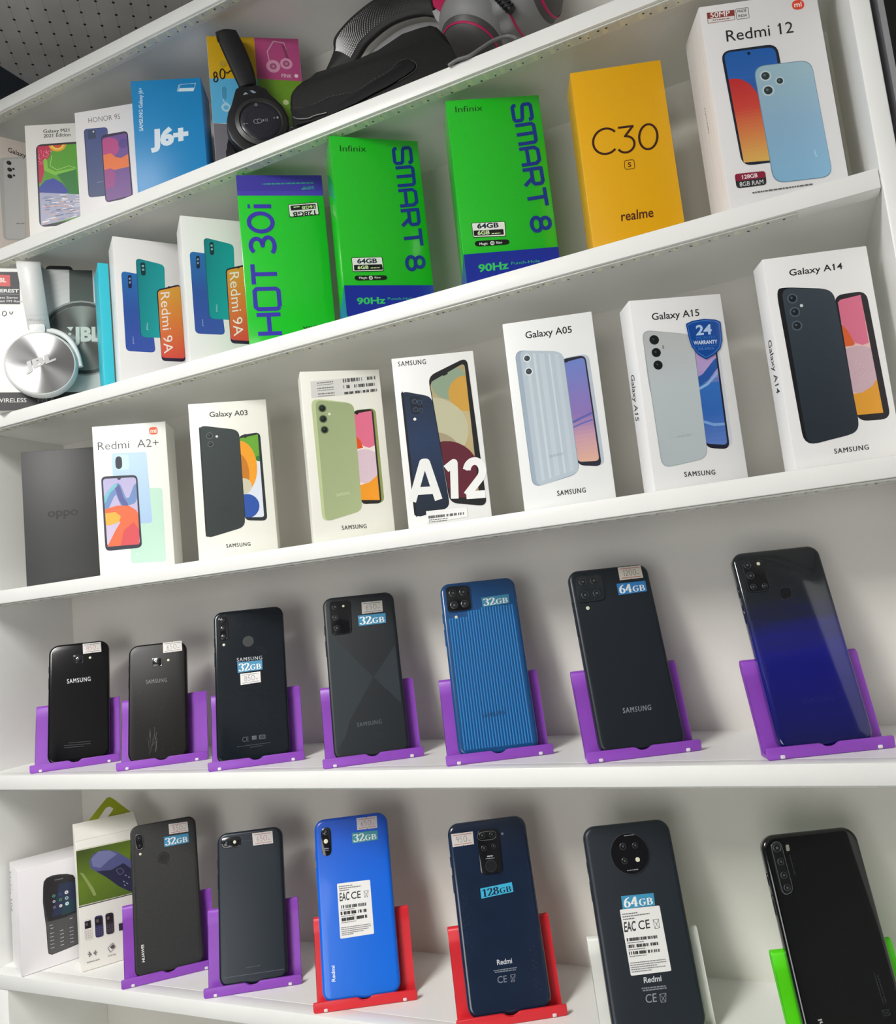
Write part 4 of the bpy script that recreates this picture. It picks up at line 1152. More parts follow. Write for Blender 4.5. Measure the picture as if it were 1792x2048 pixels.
for r_ in range(5):
    for k_ in range(3):
        u = 560 + k_ * 105
        v = 1480 + r_ * 46 - k_ * 32
        a = [(31.8, 37.9), (35.8, 37.8), (31.6, 32.7), (42.0, 37.7)]
        dx_ = (a[3][0] - a[0][0]) / 100 * (k_ * 105)
        dy_ = (a[2][1] - a[0][1]) / 50 * (r_ * 40)
        up_ = (a[1][1] - a[0][1]) / 40 * (k_ * 105)
        p = (a[0][0] + dx_, a[0][1] + dy_ + up_)
        P.D('#c9c9cc', p, (p[0] + a[1][0] - a[0][0], p[1] + a[1][1] - a[0][1]), 0.8, r_ * 3 + k_)
P.D('#c9c9cc', *[(31.7, 47.0), (35.2, 47.0)], 0.9, 4)
P.D('#c9c9cc', *[(32.6, 43.5), (35.6, 43.4)], 0.9, 5)
P.D('#c9c9cc', *[(54.0, 47.8), (57.4, 48.0)], 0.9, 6)
Sd.T('Nokia 106', '#8f8c8f', [(66.7, 105.3), (65.1, 57.9), (47.2, 109.8)], 0.0)
Sd.D('#b5b2b4', *[(75.7, 103.7), (75.0, 84.8)], 0.8, 2)
finish(t, P, Sd)

t, P, Sd = carton('phone_box', 'white keypad phone box with a clear window onto a green inlay and dark blue phone', (-0.815, 0.0233, -0.2301), 0.932, 0.07, 0.147, 0.038, '#efece4', group='keypad phone boxes on the bottom shelf')
fr = [(-1.1, 137.6), (70.5, 136.1), (66.7, 71.3), (-0.6, 71.9)]
P.P('#26282a', fr)
P.P('#dcdcca', sub(fr, 0.01, 0.0, 1.0, 0.985))
inn = [(0.1, 136.0), (70.4, 134.6), (66.8, 72.9), (0.5, 74.1)]
P.G([(0, '#4a5a24'), (0.5, '#6f8a26'), (1, '#5d7622')], inn, *[(8.3, 135.1), (30.3, 71.0)])
P.TRI('#9aa86a', [(3.1, 111.0), (7.0, 108.9), (17.0, 89.4), (19.6, 81.3), (16.6, 81.0), (10.3, 96.4)], inn)
P.TRI('#5c5f92', [(13.8, 120.9), (18.0, 128.4), (30.4, 130.7), (44.5, 125.1), (58.5, 111.9), (68.6, 102.8), (66.8, 72.9), (55.9, 75.8), (44.4, 84.8), (31.7, 98.2), (21.0, 107.4), (14.7, 113.3)], inn)
P.TRI('#7f83b4', [(16.2, 123.5), (24.2, 130.1), (36.4, 128.2), (44.4, 121.9), (35.8, 117.6), (25.2, 110.6), (17.3, 114.7)], inn)
P.TRI('#2c2d4c', [(21.0, 107.9), (37.2, 105.4), (51.0, 110.0), (59.9, 100.7), (67.7, 87.8), (66.7, 71.8), (55.9, 75.8), (44.4, 84.8), (31.7, 98.2)], inn)
_r = round_poly([(42.3, 104.1), (47.6, 105.4), (51.5, 99.6), (46.1, 97.2)], 1.5)
P.L('#8d90b4', 0.5, _r + _r[:1])
for k_, (a, b) in enumerate(([(52.3, 95.6), (53.5, 94.5)], [(55.8, 92.5), (56.9, 91.7)], [(49.9, 89.2), (51.3, 87.8)], [(53.3, 86.2), (54.6, 85.0)], [(50.6, 84.7), (51.8, 83.5)])):
    P.L('#b9bbd6', 0.9, [a, b])
for col_, g in (('#e6dfda', [(4.7, 56.9), (12.9, 56.9), (13.3, 33.3), (4.5, 33.7)]), ('#33335e', [(16.2, 58.0), (24.9, 57.4), (25.0, 33.3), (16.2, 33.7)]), ('#352c30', [(27.9, 57.7), (36.5, 57.3), (36.5, 33.5), (27.9, 34.0)])):
    P.P(col_, g, 3)
    P.P('#1d1a1e', sub(g, 0.1, 0.08, 0.9, 0.44), 0.6)
    P.P('#6a5a62', sub(g, 0.2, 0.16, 0.5, 0.3))
    for r_ in range(4):
        for k_ in range(3):
            P.P('#c7c0bc' if col_ == '#e6dfda' else '#5a566a', sub(g, 0.12 + 0.28 * k_, 0.55 + 0.1 * r_, 0.3 + 0.28 * k_, 0.6 + 0.1 * r_))
P.L('#444448', 0.5, [(7.0, 18.6), (10.9, 16.9), (8.3, 15.1), (8.4, 20.7), (10.9, 16.9)])
P.L('#444448', 0.5, [(17.2, 17.6), (13.2, 17.7), (15.7, 14.9), (15.5, 20.1), (13.2, 17.7)])
P.D('#6a6a6c', *[(5.5, 9.0), (19.1, 8.7)], 0.8, 6)
g = round_poly([(28.5, 18.8), (34.3, 22.9), (36.8, 17.4), (31.3, 13.0)], 1)
P.L('#444448', 0.5, g + g[:1])
P.P('#54464a', [(31.1, 19.1), (34.3, 21.3), (36.1, 17.6), (33.0, 16.4)])
P.D('#6a6a6c', *[(28.5, 9.4), (36.7, 9.0)], 0.8, 7)
P.P('#2e2c3a', [(41.9, 42.5), (47.2, 42.3), (47.3, 34.4), (41.8, 34.4)])
finish(t, P)
film = mat('clear_window_film', (0.97, 0.97, 0.97), 0.08, alpha=0.0)
pr = Print()
pr.P('#ffffff', inn)
w_ = pr.build('window_film', film, t)
w_.location.z = 0.0008
bm = bmesh.new()
hh = 0.147
ww = 0.07
bx(bm, 0, ww, hh, hh + 0.0128, -0.038, -0.0365)
vv = [bm.verts.new(p) for p in ((0, hh, 0), (ww, hh, 0), (ww, hh + 0.0128, -0.0375), (0, hh + 0.0128, -0.0375))]
bm.faces.new(vv)
vv = [bm.verts.new(p) for p in ((0, hh, 0), (0, hh + 0.0128, -0.0375), (0, hh, -0.0375))]
bm.faces.new(vv)
obj('top_flap', bm, mat('card_efece4', '#efece4', 0.42), t)
bm = bmesh.new()
out_ = [(17.2, 146.5), (17.2, 158.2), (21.7, 163.3), (32.3, 174.5), (40.3, 182.4), (43.5, 182.9), (47.9, 179.9), (66.3, 160.4), (67.5, 157.6), (65.4, 143.3)]
slot = [(27.4, 150.9), (28.3, 158.5), (38.6, 170.8), (42.9, 171.7), (47.3, 168.0), (45.3, 164.8), (35.0, 153.6), (34.3, 149.8)]
def plate_with_hole(bm, outer, hole, z0, z1):
    from mathutils.geometry import tessellate_polygon
    for z in (z0, z1):
        vs_ = [bm.verts.new((x / 1000, y / 1000, z)) for x, y in outer + hole]
        for tri in tessellate_polygon([[Vector((x, y, 0)) for x, y in outer], [Vector((x, y, 0)) for x, y in hole]]):
            bm.faces.new([vs_[i] for i in tri])
    for ring_ in (outer, hole):
        n = len(ring_)
        for i in range(n):
            a, b = ring_[i], ring_[(i + 1) % n]
            bm.faces.new([bm.verts.new((a[0] / 1000, a[1] / 1000, z0)), bm.verts.new((b[0] / 1000, b[1] / 1000, z0)), bm.verts.new((b[0] / 1000, b[1] / 1000, z1)), bm.verts.new((a[0] / 1000, a[1] / 1000, z1))])
plate_with_hole(bm, out_, slot, -0.0405, -0.0388)
tb = obj('hang_tab', bm, mat('lime_card', '#8f9c08', 0.5), t)
tb['label'] = 'lime green triangular hang tab with a slot'

# ------------------------------------------------------------------ phone stands
TH = 0.26889
def ribbon_profile(pts, w):
    """outline of a band of width w along (y, z) points"""
    L_, R_ = [], []
    P_ = [Vector(p) for p in pts]
    for i, p in enumerate(P_):
        d0 = (P_[i] - P_[i - 1]).normalized() if i else (P_[1] - P_[0]).normalized()
        d1 = (P_[i + 1] - P_[i]).normalized() if i < len(P_) - 1 else d0
        n = Vector((-(d0 + d1).y, (d0 + d1).x)).normalized()
        k = w / 2 / max(0.5, n.dot(Vector((-d0.y, d0.x))))
        L_.append(tuple(p + n * k))
        R_.append(tuple(p - n * k))
    return L_ + R_[::-1]

M_PAD = mat('white_rubber_pad', (0.75, 0.72, 0.74), 0.5)
def stand(label, o, psi, col, group):
    """folded plastic phone stand; local x along the lip, y to the back, z up, origin under the middle of the lip"""
    m = mat('stand_plastic_' + col.lstrip('#'), col, 0.38, noise=0.05, nscale=40, spec=0.45)
    M = Matrix.Translation((o[0], o[1], o[2] + BZ + 0.0003)) @ Matrix.Rotation(psi, 4, 'Z')
    t = thing('phone_stand', label, 'phone stand', M, group)
    toYZ = Matrix(((0, 0, 1, 0), (1, 0, 0, 0), (0, 1, 0, 0), (0, 0, 0, 1)))   # (a, b, c) -> x = c, y = a, z = b
    # lip with the notch in its middle
    W = 0.0505
    top = 0.0092
    lip = [(-W, 0.0012), (-W + 0.0012, 0.0), (W - 0.0012, 0.0), (W, 0.0012), (W, top - 0.0008), (W - 0.0008, top)]
    lip += [(0.0085, top), (0.0062, top - 0.0007), (0.0042, top - 0.0028), (0.002, top - 0.0036), (-0.002, top - 0.0036), (-0.0042, top - 0.0028), (-0.0062, top - 0.0007), (-0.0085, top)]
    lip += [(-W + 0.0008, top), (-W, top - 0.0008)]
    bm = bmesh.new()
    extrude_poly(bm, lip, 0.0, 0.0026, 0.0004, 2)
    bmesh.ops.transform(bm, matrix=Matrix(((1, 0, 0, 0), (0, 0, 1, 0), (0, 1, 0, 0), (0, 0, 0, 1))), verts=bm.verts)
    obj('lip', bm, m, t, 50)
    # base and leaning back plate: a wedge that thickens to a rounded head with a low ledge in front
    s_, c_ = math.sin(TH), math.cos(TH)
    y0, z0, Lp = 0.0152, 0.0024, 0.0765
    def on(l, k):
        return (y0 + s_ * l + c_ * k, z0 + c_ * l - s_ * k)       # l up the plate, k behind its front
    ty, tz = on(Lp, 0.0)
    prof = [(0.0012, 0.0003), (0.0012, 0.0026), (0.0125, 0.0026), on(0.0012, 0.0), on(Lp - 0.0155, 0.0), on(Lp - 0.0125, -0.0008), on(Lp - 0.0045, -0.0008)]
    prof += [on(Lp - 0.0045 + 0.0042 * math.sin(a_), 0.0026 - 0.0034 * math.cos(a_)) for a_ in (0.35, 0.7, 1.05, 1.4, 1.75, 2.1, 2.45, 2.8)]
    prof += [on(Lp - 0.008, 0.0060), on(Lp * 0.6, 0.0048), on(Lp * 0.25, 0.0032), on(0.004, 0.0026), (0.0195, 0.0003)]
    bm = bmesh.new()
    extrude_poly(bm, prof, -0.0487, 0.0487, 0.0004, 1)
    bmesh.ops.transform(bm, matrix=toYZ, verts=bm.verts)
    obj('back_plate', bm, m, t, 35)
    bm = bmesh.new()
    extrude_poly(bm, ribbon_profile([on(Lp * 0.72, 0.0052), on(Lp * 0.6, 0.0085), (0.058, 0.004), (0.060, 0.0014)], 0.0024), -0.02, 0.02, 0.0004, 1)
    bmesh.ops.transform(bm, matrix=toYZ, verts=bm.verts)
    obj('rear_leg', bm, m, t, 35)
    for sx in (-1, 1):
        bm = bmesh.new()
        bx(bm, sx * 0.0385 - 0.0019, sx * 0.0385 + 0.0019, -0.0009, 0.0012, 0.0004, 0.0033, 0.0008, 2)
        p = obj('anti_slip_pad', bm, M_PAD, t, 40)
        p['label'] = 'small white pad'
    return t

# ------------------------------------------------------------------ phones
NIB = {
 '3': (0.52, [arc(0.25, 0.76, 0.19, 0.22, 165, -85, 10) + arc(0.25, 0.28, 0.21, 0.26, 85, -165, 12)]),
 '2': (0.56, [arc(0.27, 0.74, 0.19, 0.24, 175, -30, 10) + [(0.10, 0.06)], [(0.06, 0.05), (0.52, 0.05)], [(0.50, 0.05), (0.54, 0.22)]]),
 '6': (0.56, [arc(0.29, 0.30, 0.20, 0.28, 0, 360, 16), [(0.10, 0.32), (0.13, 0.60), (0.26, 0.84), (0.46, 0.97)]]),
 '4': (0.60, [[(0.40, 0.03), (0.40, 1.0)], [(0.38, 1.0), (0.06, 0.30), (0.58, 0.30)], [(0.26, 0.03), (0.55, 0.03)]]),
 '1': (0.44, [[(0.24, 0.03), (0.24, 0.98)], [(0.06, 0.84), (0.24, 0.97)], [(0.08, 0.03), (0.40, 0.03)]]),
 '8': (0.56, [arc(0.28, 0.76, 0.17, 0.22, 0, 360, 14), arc(0.28, 0.28, 0.20, 0.26, 0, 360, 14)]),
 'G': (0.60, [arc(0.34, 0.36, 0.24, 0.34, 55, 305, 14), [(0.50, 0.12), (0.50, 0.34)], [(0.38, 0.34), (0.60, 0.34)], [(0.50, 0.60), (0.50, 0.70)]]),
 'B': (0.56, [[(0.14, 0.03), (0.14, 0.70)], [(0.06, 0.03), (0.32, 0.03)] + arc(0.32, 0.20, 0.16, 0.17, -90, 90, 8) + [(0.14, 0.37)], [(0.06, 0.70), (0.30, 0.70)] + arc(0.30, 0.54, 0.13, 0.16, 90, -90, 8)]),
}
def nib_text(P, s, col, q4, pen=0.19):
    """bold serif lettering filling the quad TL TR BR BL"""
    gap = 0.05
    tot = sum(NIB[c][0] for c in s) + gap * (len(s) - 1)
    tl, tr_, br, bl = q4
    def tr(p, dx):
        u, v = (p[0] + dx) / tot, p[1]
        return ((bl[0] * (1 - u) + br[0] * u) * (1 - v) + (tl[0] * (1 - u) + tr_[0] * u) * v, (bl[1] * (1 - u) + br[1] * u) * (1 - v) + (tl[1] * (1 - u) + tr_[1] * u) * v)
    hgt = math.hypot(tl[0] - bl[0], tl[1] - bl[1])
    P.up()
    dx = 0
    for c in s:
        n_ = pen * (0.75 if c in 'GB' else 1.0) / 2
        for pl in NIB[c][1]:
            for i_, (a, b) in enumerate(zip(pl, pl[1:])):
                P.add([tr((a[0] - n_, a[1]), dx), tr((b[0] - n_, b[1]), dx), tr((b[0] + n_, b[1]), dx), tr((a[0] + n_, a[1]), dx)], col, None, P.z + (i_ % 4) * 0.003)
            z = P.z
            P.L(col, hgt * 0.055, [tr(p, dx) for p in pl])
            P.z = z
        dx += NIB[c][0] + gap

def storage_sticker(t, q4, s, bg='#3f8fb8', ink='#f2f4f2', z=0.12):
    P = Print()
    P.z = z
    P.P(bg, q4)
    nib_text(P, s, ink, sub(q4, 0.05, 0.14, 0.95, 0.9))
    o = P.build('storage_sticker', M_INK, t)
    o['label'] = 'blue storage sticker reading ' + s

def price_sticker(t, q4, s, ink='#3b3b52', line='#5a4a4a', bg='#e6e2de'):
    P = Print()
    P.z = 0.12
    P.P(bg, q4)
    for v in (0.14, 0.86):
        P.P(line, sub(q4, 0.08, v - 0.022, 0.92, v + 0.022))
    for v in (0.0, 1.0):
        a = sub(q4, 0.46, v, 0.54, v)
        P.C('#1a1a1a', ((a[0][0] + a[1][0]) / 2, (a[0][1] + a[1][1]) / 2), 0.5)
    a = sub(q4, 0.2, 0.27, 0.88, 0.72)
    P.K(s, ink, [a[3], a[2], a[0]], 0.35, gap=0.22)
    o = P.build('price_sticker', M_INK, t)
    o['label'] = 'white price sticker'

M_LENS = mat('camera_lens_glass', (0.006, 0.007, 0.009), 0.08, coat=0.6)
M_RIM = mat('dark_lens_rim', (0.06, 0.062, 0.066), 0.3, 0.6)
M_CHROME = mat('bright_lens_rim', (0.45, 0.45, 0.46), 0.25, 0.9)
M_FLASH = mat('flash_diffuser', (0.75, 0.72, 0.55), 0.3)
M_GLINT = mat('lens_coating', (0.10, 0.12, 0.14), 0.2, 0.3)

def lens(parent, c, r, z, rim=None):
    bm = bmesh.new()
    lathe(bm, [(r * 1.0, 0), (r * 1.0, 0.0005), (r * 0.86, 0.0007), (r * 0.74, 0.0004), (r * 0.72, 0.0002)], 28)
    o = obj('lens', bm, rim or M_RIM, parent, 40)
    o.location = (c[0] / 1000, c[1] / 1000, z)
    bm = bmesh.new()
    lathe(bm, [(r * 0.73, 0.0002), (r * 0.5, 0.0003), (0, 0.00035)], 24)
    g = obj('lens_glass', bm, M_LENS, o, 60)
    bm = bmesh.new()
    lathe(bm, [(r * 0.34, 0.0003), (r * 0.34, 0.00042), (r * 0.2, 0.00044), (0, 0.0004)], 18)
    obj('lens_core', bm, M_GLINT, o, 60)
    return o

def camera(t, q4, r, lenses, rim_col=None, height=0.0009, col=(0.008, 0.008, 0.01), lens_rim=None, holes=None):
    pts = [(x / 1000, y / 1000) for x, y in round_poly(q4, r)]
    bm = bmesh.new()
    extrude_poly(bm, pts, -0.0002, height, 0.0003, 2)
    mod = obj('camera_module', bm, mat('camera_plate_%02x%02x%02x' % tuple(int(x * 255) for x in col), col, 0.15, coat=0.4), t, 40)
    if rim_col:
        cx = sum(p[0] for p in pts) / len(pts); cy = sum(p[1] for p in pts) / len(pts)
        bm = bmesh.new()
        tube(bm, [(p[0], p[1], height * 0.75) for p in pts + pts[:2]], 0.00035, 6)
        obj('camera_rim', bm, rim_col, mod, 60)
    for i, (c, e) in enumerate(lenses):
        lens(mod, c, math.hypot(e[0] - c[0], e[1] - c[1]) / 1000 if isinstance(e, (tuple, list)) else e / 1000, height, lens_rim)
    return mod

def flash(t, c, r=1.5, z=0.0):
    bm = bmesh.new()
    lathe(bm, [(r / 1000, z - 0.0002), (r / 1000, z + 0.0003), (r * 0.6 / 1000, z + 0.0005), (0, z + 0.0005)], 18)
    o = obj('flash', bm, M_FLASH, t, 60)
    o.location = (c[0] / 1000, c[1] / 1000, 0)

def body_mesh(w, h, r, thick, edge, low=0.0038, flat=0.7):
    """phone shell: rounded slab from y = -low to h, back face at z = 0"""
    bm = bmesh.new()
    prof = []
    for k in range(6):
        a = PI / 2 * k / 5
        prof.append((edge * (1 - math.sin(a)), -flat * edge * (1 - math.cos(a))))
    prof += [(0.0, -thick + 0.0012), (0.0006, -thick + 0.0003), (0.0014, -thick)]
    rings = []
    for ins, z in prof:
        pts = rrect(w - 2 * ins, h + low - 2 * ins, max(r - ins, 0.0015), 0, (h - low) / 2, 7)
        rings.append([bm.verts.new((x, y, z)) for x, y in pts])
    n = len(rings[0])
    for a, b in zip(rings, rings[1:]):
        for k in range(n):
            bm.faces.new((a[k], a[(k + 1) % n], b[(k + 1) % n], b[k]))
    bm.faces.new(rings[0])
    bm.faces.new(rings[-1][::-1])
    return bm

STANDG = {'p': 'purple phone stands', 'r': 'red phone stands', 'w': None, 'g': None}
STANDC = {'p': '#9048bc', 'r': '#dc2833', 'w': '#e2e2dc', 'g': '#58e012'}
STANDN = {'p': 'purple', 'r': 'red', 'w': 'white', 'g': 'bright green'}
def phone(label, pose, m, edge=0.0028, r=0.0085, thick=0.0088, stand_kind='p', stand_label='', e=(0.0, 0.0), low=0.0038, flat=0.7, buttons=True, group='second-hand phones on stands'):
    o, psi, w, h = pose
    t = thing('smartphone', label, 'phone', face_matrix(o, psi, TH), group)
    obj('back_cover', body_mesh(w, h, r, thick, edge, low, flat), m, t, 60)
    bm = bmesh.new()
    extrude_poly(bm, rrect(w - 0.004, h + low - 0.004, max(r - 0.002, 0.002), 0, (h - low) / 2), -thick - 0.0003, -thick + 0.0002)
    obj('front_glass', bm, M_LENS, t)
    if buttons:
        for y0, y1 in ((h * 0.62, h * 0.72), (h * 0.76, h * 0.82)):
            bm = bmesh.new()
            bx(bm, -w / 2 - 0.0006, -w / 2 + 0.0004, y0, y1, -thick * 0.62, -thick * 0.38, 0.0003, 1)
            obj('side_button', bm, m, t, 40)
    ps = psi + e[1]
    rt = Vector((math.cos(ps), math.sin(ps), 0))
    fr = Vector((math.sin(ps), -math.cos(ps), 0))
    base = Vector((o[0], o[1], o[2] - DZ)) + fr * 0.0052 + rt * e[0]
    stand(stand_label, base, ps, STANDC[stand_kind], STANDG[stand_kind])
    return t
DZ = 0.00924

def marks(t, name='markings'):
    P = Print()
    P.z = 0.05
    return P

def plastic(name, col, rough=0.22, coat=0.5, **k):
    return mat(name, col, rough, coat=coat, **k)

def grad_mat(name, stops, axis, lo, hi, rough=0.12, coat=0.6, wobble=0.0):
    """cover whose own pigment changes along the phone"""
    m = bpy.data.materials.new(name)
    m.use_nodes = True
    nt = m.node_tree
    b = nt.nodes['Principled BSDF']
    tc = nt.nodes.new('ShaderNodeTexCoord')
    mp = nt.nodes.new('ShaderNodeMapping')
    nt.links.new(tc.outputs['Object'], mp.inputs['Vector'])
    sp = nt.nodes.new('ShaderNodeSeparateXYZ')
    nt.links.new(mp.outputs['Vector'], sp.inputs[0])
    src = sp.outputs[axis]
    if wobble:
        n = nt.nodes.new('ShaderNodeTexNoise')
        n.inputs['Scale'].default_value = 1.0
        mp2 = nt.nodes.new('ShaderNodeMapping')
        mp2.inputs['Scale'].default_value = (8, 90, 8)
        mp2.inputs['Rotation'].default_value = (0, 0, 0.06)
        nt.links.new(tc.outputs['Object'], mp2.inputs['Vector'])
        nt.links.new(mp2.outputs['Vector'], n.inputs['Vector'])
        a = nt.nodes.new('ShaderNodeMath'); a.operation = 'MULTIPLY_ADD'
        a.inputs[1].default_value = wobble
        nt.links.new(n.outputs['Fac'], a.inputs[0])
        nt.links.new(src, a.inputs[2])
        src = a.outputs[0]
    mr = nt.nodes.new('ShaderNodeMapRange')
    mr.inputs['From Min'].default_value = lo
    mr.inputs['From Max'].default_value = hi
    nt.links.new(src, mr.inputs['Value'])
    r = nt.nodes.new('ShaderNodeValToRGB')
    el = r.color_ramp.elements
    el[0].position, el[0].color = stops[0][0], (*lin(stops[0][1]), 1)
    el[1].position, el[1].color = stops[-1][0], (*lin(stops[-1][1]), 1)
    for p, c in stops[1:-1]:
        k = el.new(p)
        k.color = (*lin(c), 1)
    nt.links.new(mr.outputs[0], r.inputs['Fac'])
    nt.links.new(r.outputs['Color'], b.inputs['Base Color'])
    b.inputs['Roughness'].default_value = rough
    b.inputs['Coat Weight'].default_value = coat
    b.inputs['Coat Roughness'].default_value = 0.05
    return m

UP = ' on the upper phone shelf'
# --- fifth shelf, left to right
t = phone('small glossy black phone with one square lens, leftmost on the upper phone shelf', ((-0.8246, 0.0424, 0.0092), 0.6782, 0.0711, 0.1453), plastic('gloss_black', '#0b0a0e', 0.1, 0.25, spec=0.3), 0.0034, 0.012, 0.008, 'p', 'purple phone stand, leftmost of the seven on the upper phone shelf', e=(-0.0033, -0.0187))
camera(t, [(-6.6, 130.2), (4.8, 129.4), (5.2, 118.2), (-6.1, 118.9)], 3.2, [[(-0.7, 124.1), (2.7, 123.6)]], M_RIM, 0.0004)
flash(t, *[(13.3, 123.9)])
P = marks(t)
P.T('SAMSUNG', '#d3d3d6', [(-13.5, 94.0), (13.8, 93.8), (-13.9, 99.5)], 0.012)
P.D('#3c3c44', *[(-11.4, 20.0), (13.5, 18.5)], 0.5, 3)
P.D('#3c3c44', *[(-16.5, 17.6), (13.5, 15.7)], 0.5, 4)
P.D('#3c3c44', *[(-16.4, 15.0), (5.8, 13.8)], 0.5, 5)
P.build('logo_markings', M_INK, t)
price_sticker(t, [(4.4, 143.1), (26.2, 143.1), (26.8, 130.2), (5.0, 129.9)], '850-', '#a03848', '#55505a')

t = phone('small scuffed black phone with one square lens, second phone of the upper row', ((-0.6938, 0.039, 0.0092), 0.5722, 0.067, 0.1344), plastic('scuffed_black', '#151413', 0.3, 0.08, spec=0.25, noise=0.18, nscale=30), 0.003, 0.0115, 0.008, 'p', 'purple phone stand, second from the left on the upper phone shelf', e=(0.0053, -0.0012))
camera(t, [(-6.2, 116.2), (4.8, 115.8), (5.1, 105.7), (-5.8, 105.9)], 2.6, [[(-0.6, 110.9), (2.3, 110.6)]], M_CHROME, 0.0005)
flash(t, *[(12.6, 111.8)])
P = marks(t)
P.T('SAMSUNG', '#6f6f72', [(-13.0, 86.2), (10.7, 85.8), (-13.4, 90.9)], 0.012)
rnd = random.Random(21)
for i in range(26):
    a = [(-9.9, 1.9), (-0.9, 24.8)]
    u, v = rnd.uniform(0, 1), rnd.uniform(0, 1)
    x, y = a[0][0] + (a[1][0] - a[0][0]) * u, a[0][1] + (a[1][1] - a[0][1]) * v
    P.L('#5d5a55', rnd.uniform(0.12, 0.3), [(x, y), (x + rnd.uniform(-0.6, 1.6), y + rnd.uniform(2, 12))])
for i in range(26):
    a = [(-24.6, 5.8), (30.5, 94.4)]
    x, y = a[0][0] + (a[1][0] - a[0][0]) * rnd.uniform(0, 1), a[0][1] + (a[1][1] - a[0][1]) * rnd.uniform(0, 1)
    g_ = rnd.uniform(0, 6.28)
    P.L('#4a4844', 0.12, [(x, y), (x + rnd.uniform(1, 5) * math.cos(g_), y + rnd.uniform(1, 5) * math.sin(g_))])
P.build('logo_markings', M_INK, t)
price_sticker(t, [(6.4, 133.9), (28.6, 134.0), (28.8, 121.5), (6.7, 121.2)], '650-', '#34344a', '#6a5558')

t = phone('black phone with upright triple lens pill and two stickers stacked mid-back', ((-0.55, 0.0296, 0.0092), 0.5343, 0.0777, 0.1637), plastic('blue_black_gloss', '#141b22', 0.14, 0.25, spec=0.3, noise=0.1, nscale=25), 0.003, 0.0095, 0.0085, 'p', 'purple phone stand, third from the left on the upper phone shelf', e=(0.0032, 0.0005))
camera(t, [(-33.5, 157.2), (-23.7, 157.4), (-23.1, 131.1), (-32.7, 130.5)], 4.2, [[(-28.6, 153.7), (-25.6, 153.4)], [(-28.3, 144.1), (-25.3, 143.8)], [(-27.9, 134.5), (-25.0, 134.2)]], M_RIM)
flash(t, *[(-28.0, 124.9)])
P = marks(t)
P.C('#1b2228', *[(-1.1, 125.9), (5.0, 125.1)])
P.C('#0f1419', *[(-1.1, 125.9), (4.4, 125.2)])
P.T('SAMSUNG', '#b9bcbe', [(-14.3, 104.2), (13.4, 103.7), (-14.3, 108.2)], 0.012)
P.T('CE', '#4a5258', [(-11.3, 16.5), (-4.5, 16.4), (-11.5, 21.4)])
P.P('#4a5258', [(-1.3, 21.5), (3.7, 21.4), (3.9, 17.3), (-1.0, 17.3)])
P.P('#4a5258', [(6.3, 21.5), (13.2, 21.4), (13.3, 16.8), (6.5, 16.9)], 1)
P.P('#14191f', [(7.3, 20.8), (12.4, 20.7), (12.6, 17.5), (7.5, 17.6)], 0.8)
P.D('#3f474d', *[(-17.1, 11.7), (18.4, 12.0)], 0.5, 3)
P.D('#3f474d', *[(-3.6, 9.6), (9.6, 9.8)], 0.5, 4)
rnd = random.Random(22)
for i in range(60):
    a = [(-33.7, 6.0), (36.1, 77.9)]
    x, y = a[0][0] + (a[1][0] - a[0][0]) * rnd.uniform(0, 1), a[0][1] + (a[1][1] - a[0][1]) * rnd.uniform(0, 1)
    P.C('#5a646a', (x, y), rnd.uniform(0.08, 0.22))
P.build('logo_markings', M_INK, t)
storage_sticker(t, [(-13.9, 103.3), (13.4, 102.9), (13.3, 92.2), (-13.7, 91.4)], '32GB')
price_sticker(t, [(-11.2, 90.1), (10.8, 90.3), (10.9, 78.4), (-11.1, 77.6)], '850-', '#44444e', '#8a8a8a', '#eceae8')

t = phone('black matte phone with a faint X of two-tone triangles across its back', ((-0.4072, 0.0351, 0.0092), 0.5253, 0.0764, 0.1655), mat('graphite_matte', '#1b2126', 0.42, spec=0.5), 0.0034, 0.0095, 0.009, 'p', 'purple phone stand under the phone with the X pattern', e=(0.0009, 0.007))
P = marks(t)
A_ = [(-29.9, 121.7), (8.4, 74.9), (-19.4, 34.0), (-31.0, 12.5), (31.1, 104.2), (8.7, 74.7), (33.1, 46.1), (39.0, 100.3)]
P.TRI('#262f35', [A_[0], A_[1], A_[2], (A_[2][0] - 6, A_[2][1] - 16), (-34.6, A_[3][1] - 6), (-34.6, A_[0][1] + 1)])
P.TRI('#262f35', [(34.4, A_[4][1] + 2), A_[5], (34.4, A_[6][1] - 1)])
P.T('SAMSUNG', '#565f65', [(-12.6, 26.6), (12.3, 27.1), (-12.6, 30.6)], 0.012)
_r = [(p[0], p[1]) for p in arc(0, 0, 3, 2, 0, 360, 20)]
c = [(8.0, 15.7)][0]
P.L('#2f383d', 0.3, [(c[0] + p[0], c[1] + p[1]) for p in _r])
P.build('pattern_markings', M_INK, t)
mod = camera(t, [(-31.1, 160.4), (-9.1, 160.3), (-10.3, 124.6), (-31.0, 124.1)], 4.0, [[(-25.4, 154.2), (-22.2, 153.8)], [(-25.5, 142.4), (-22.3, 142.1)], [(-25.4, 130.9), (-22.2, 130.6)]], M_RIM, 0.0011)
flash(mod, *[(-16.4, 154.2)], 1.3, 0.0009)
price_sticker(t, [(3.2, 156.4), (25.5, 156.2), (25.1, 143.8), (2.8, 143.5)], '650-', '#4a4a52', '#6a6a66', '#c9c5be')
storage_sticker(t, [(-2.0, 142.2), (27.7, 141.8), (27.3, 131.1), (-1.8, 130.6)], '32GB')

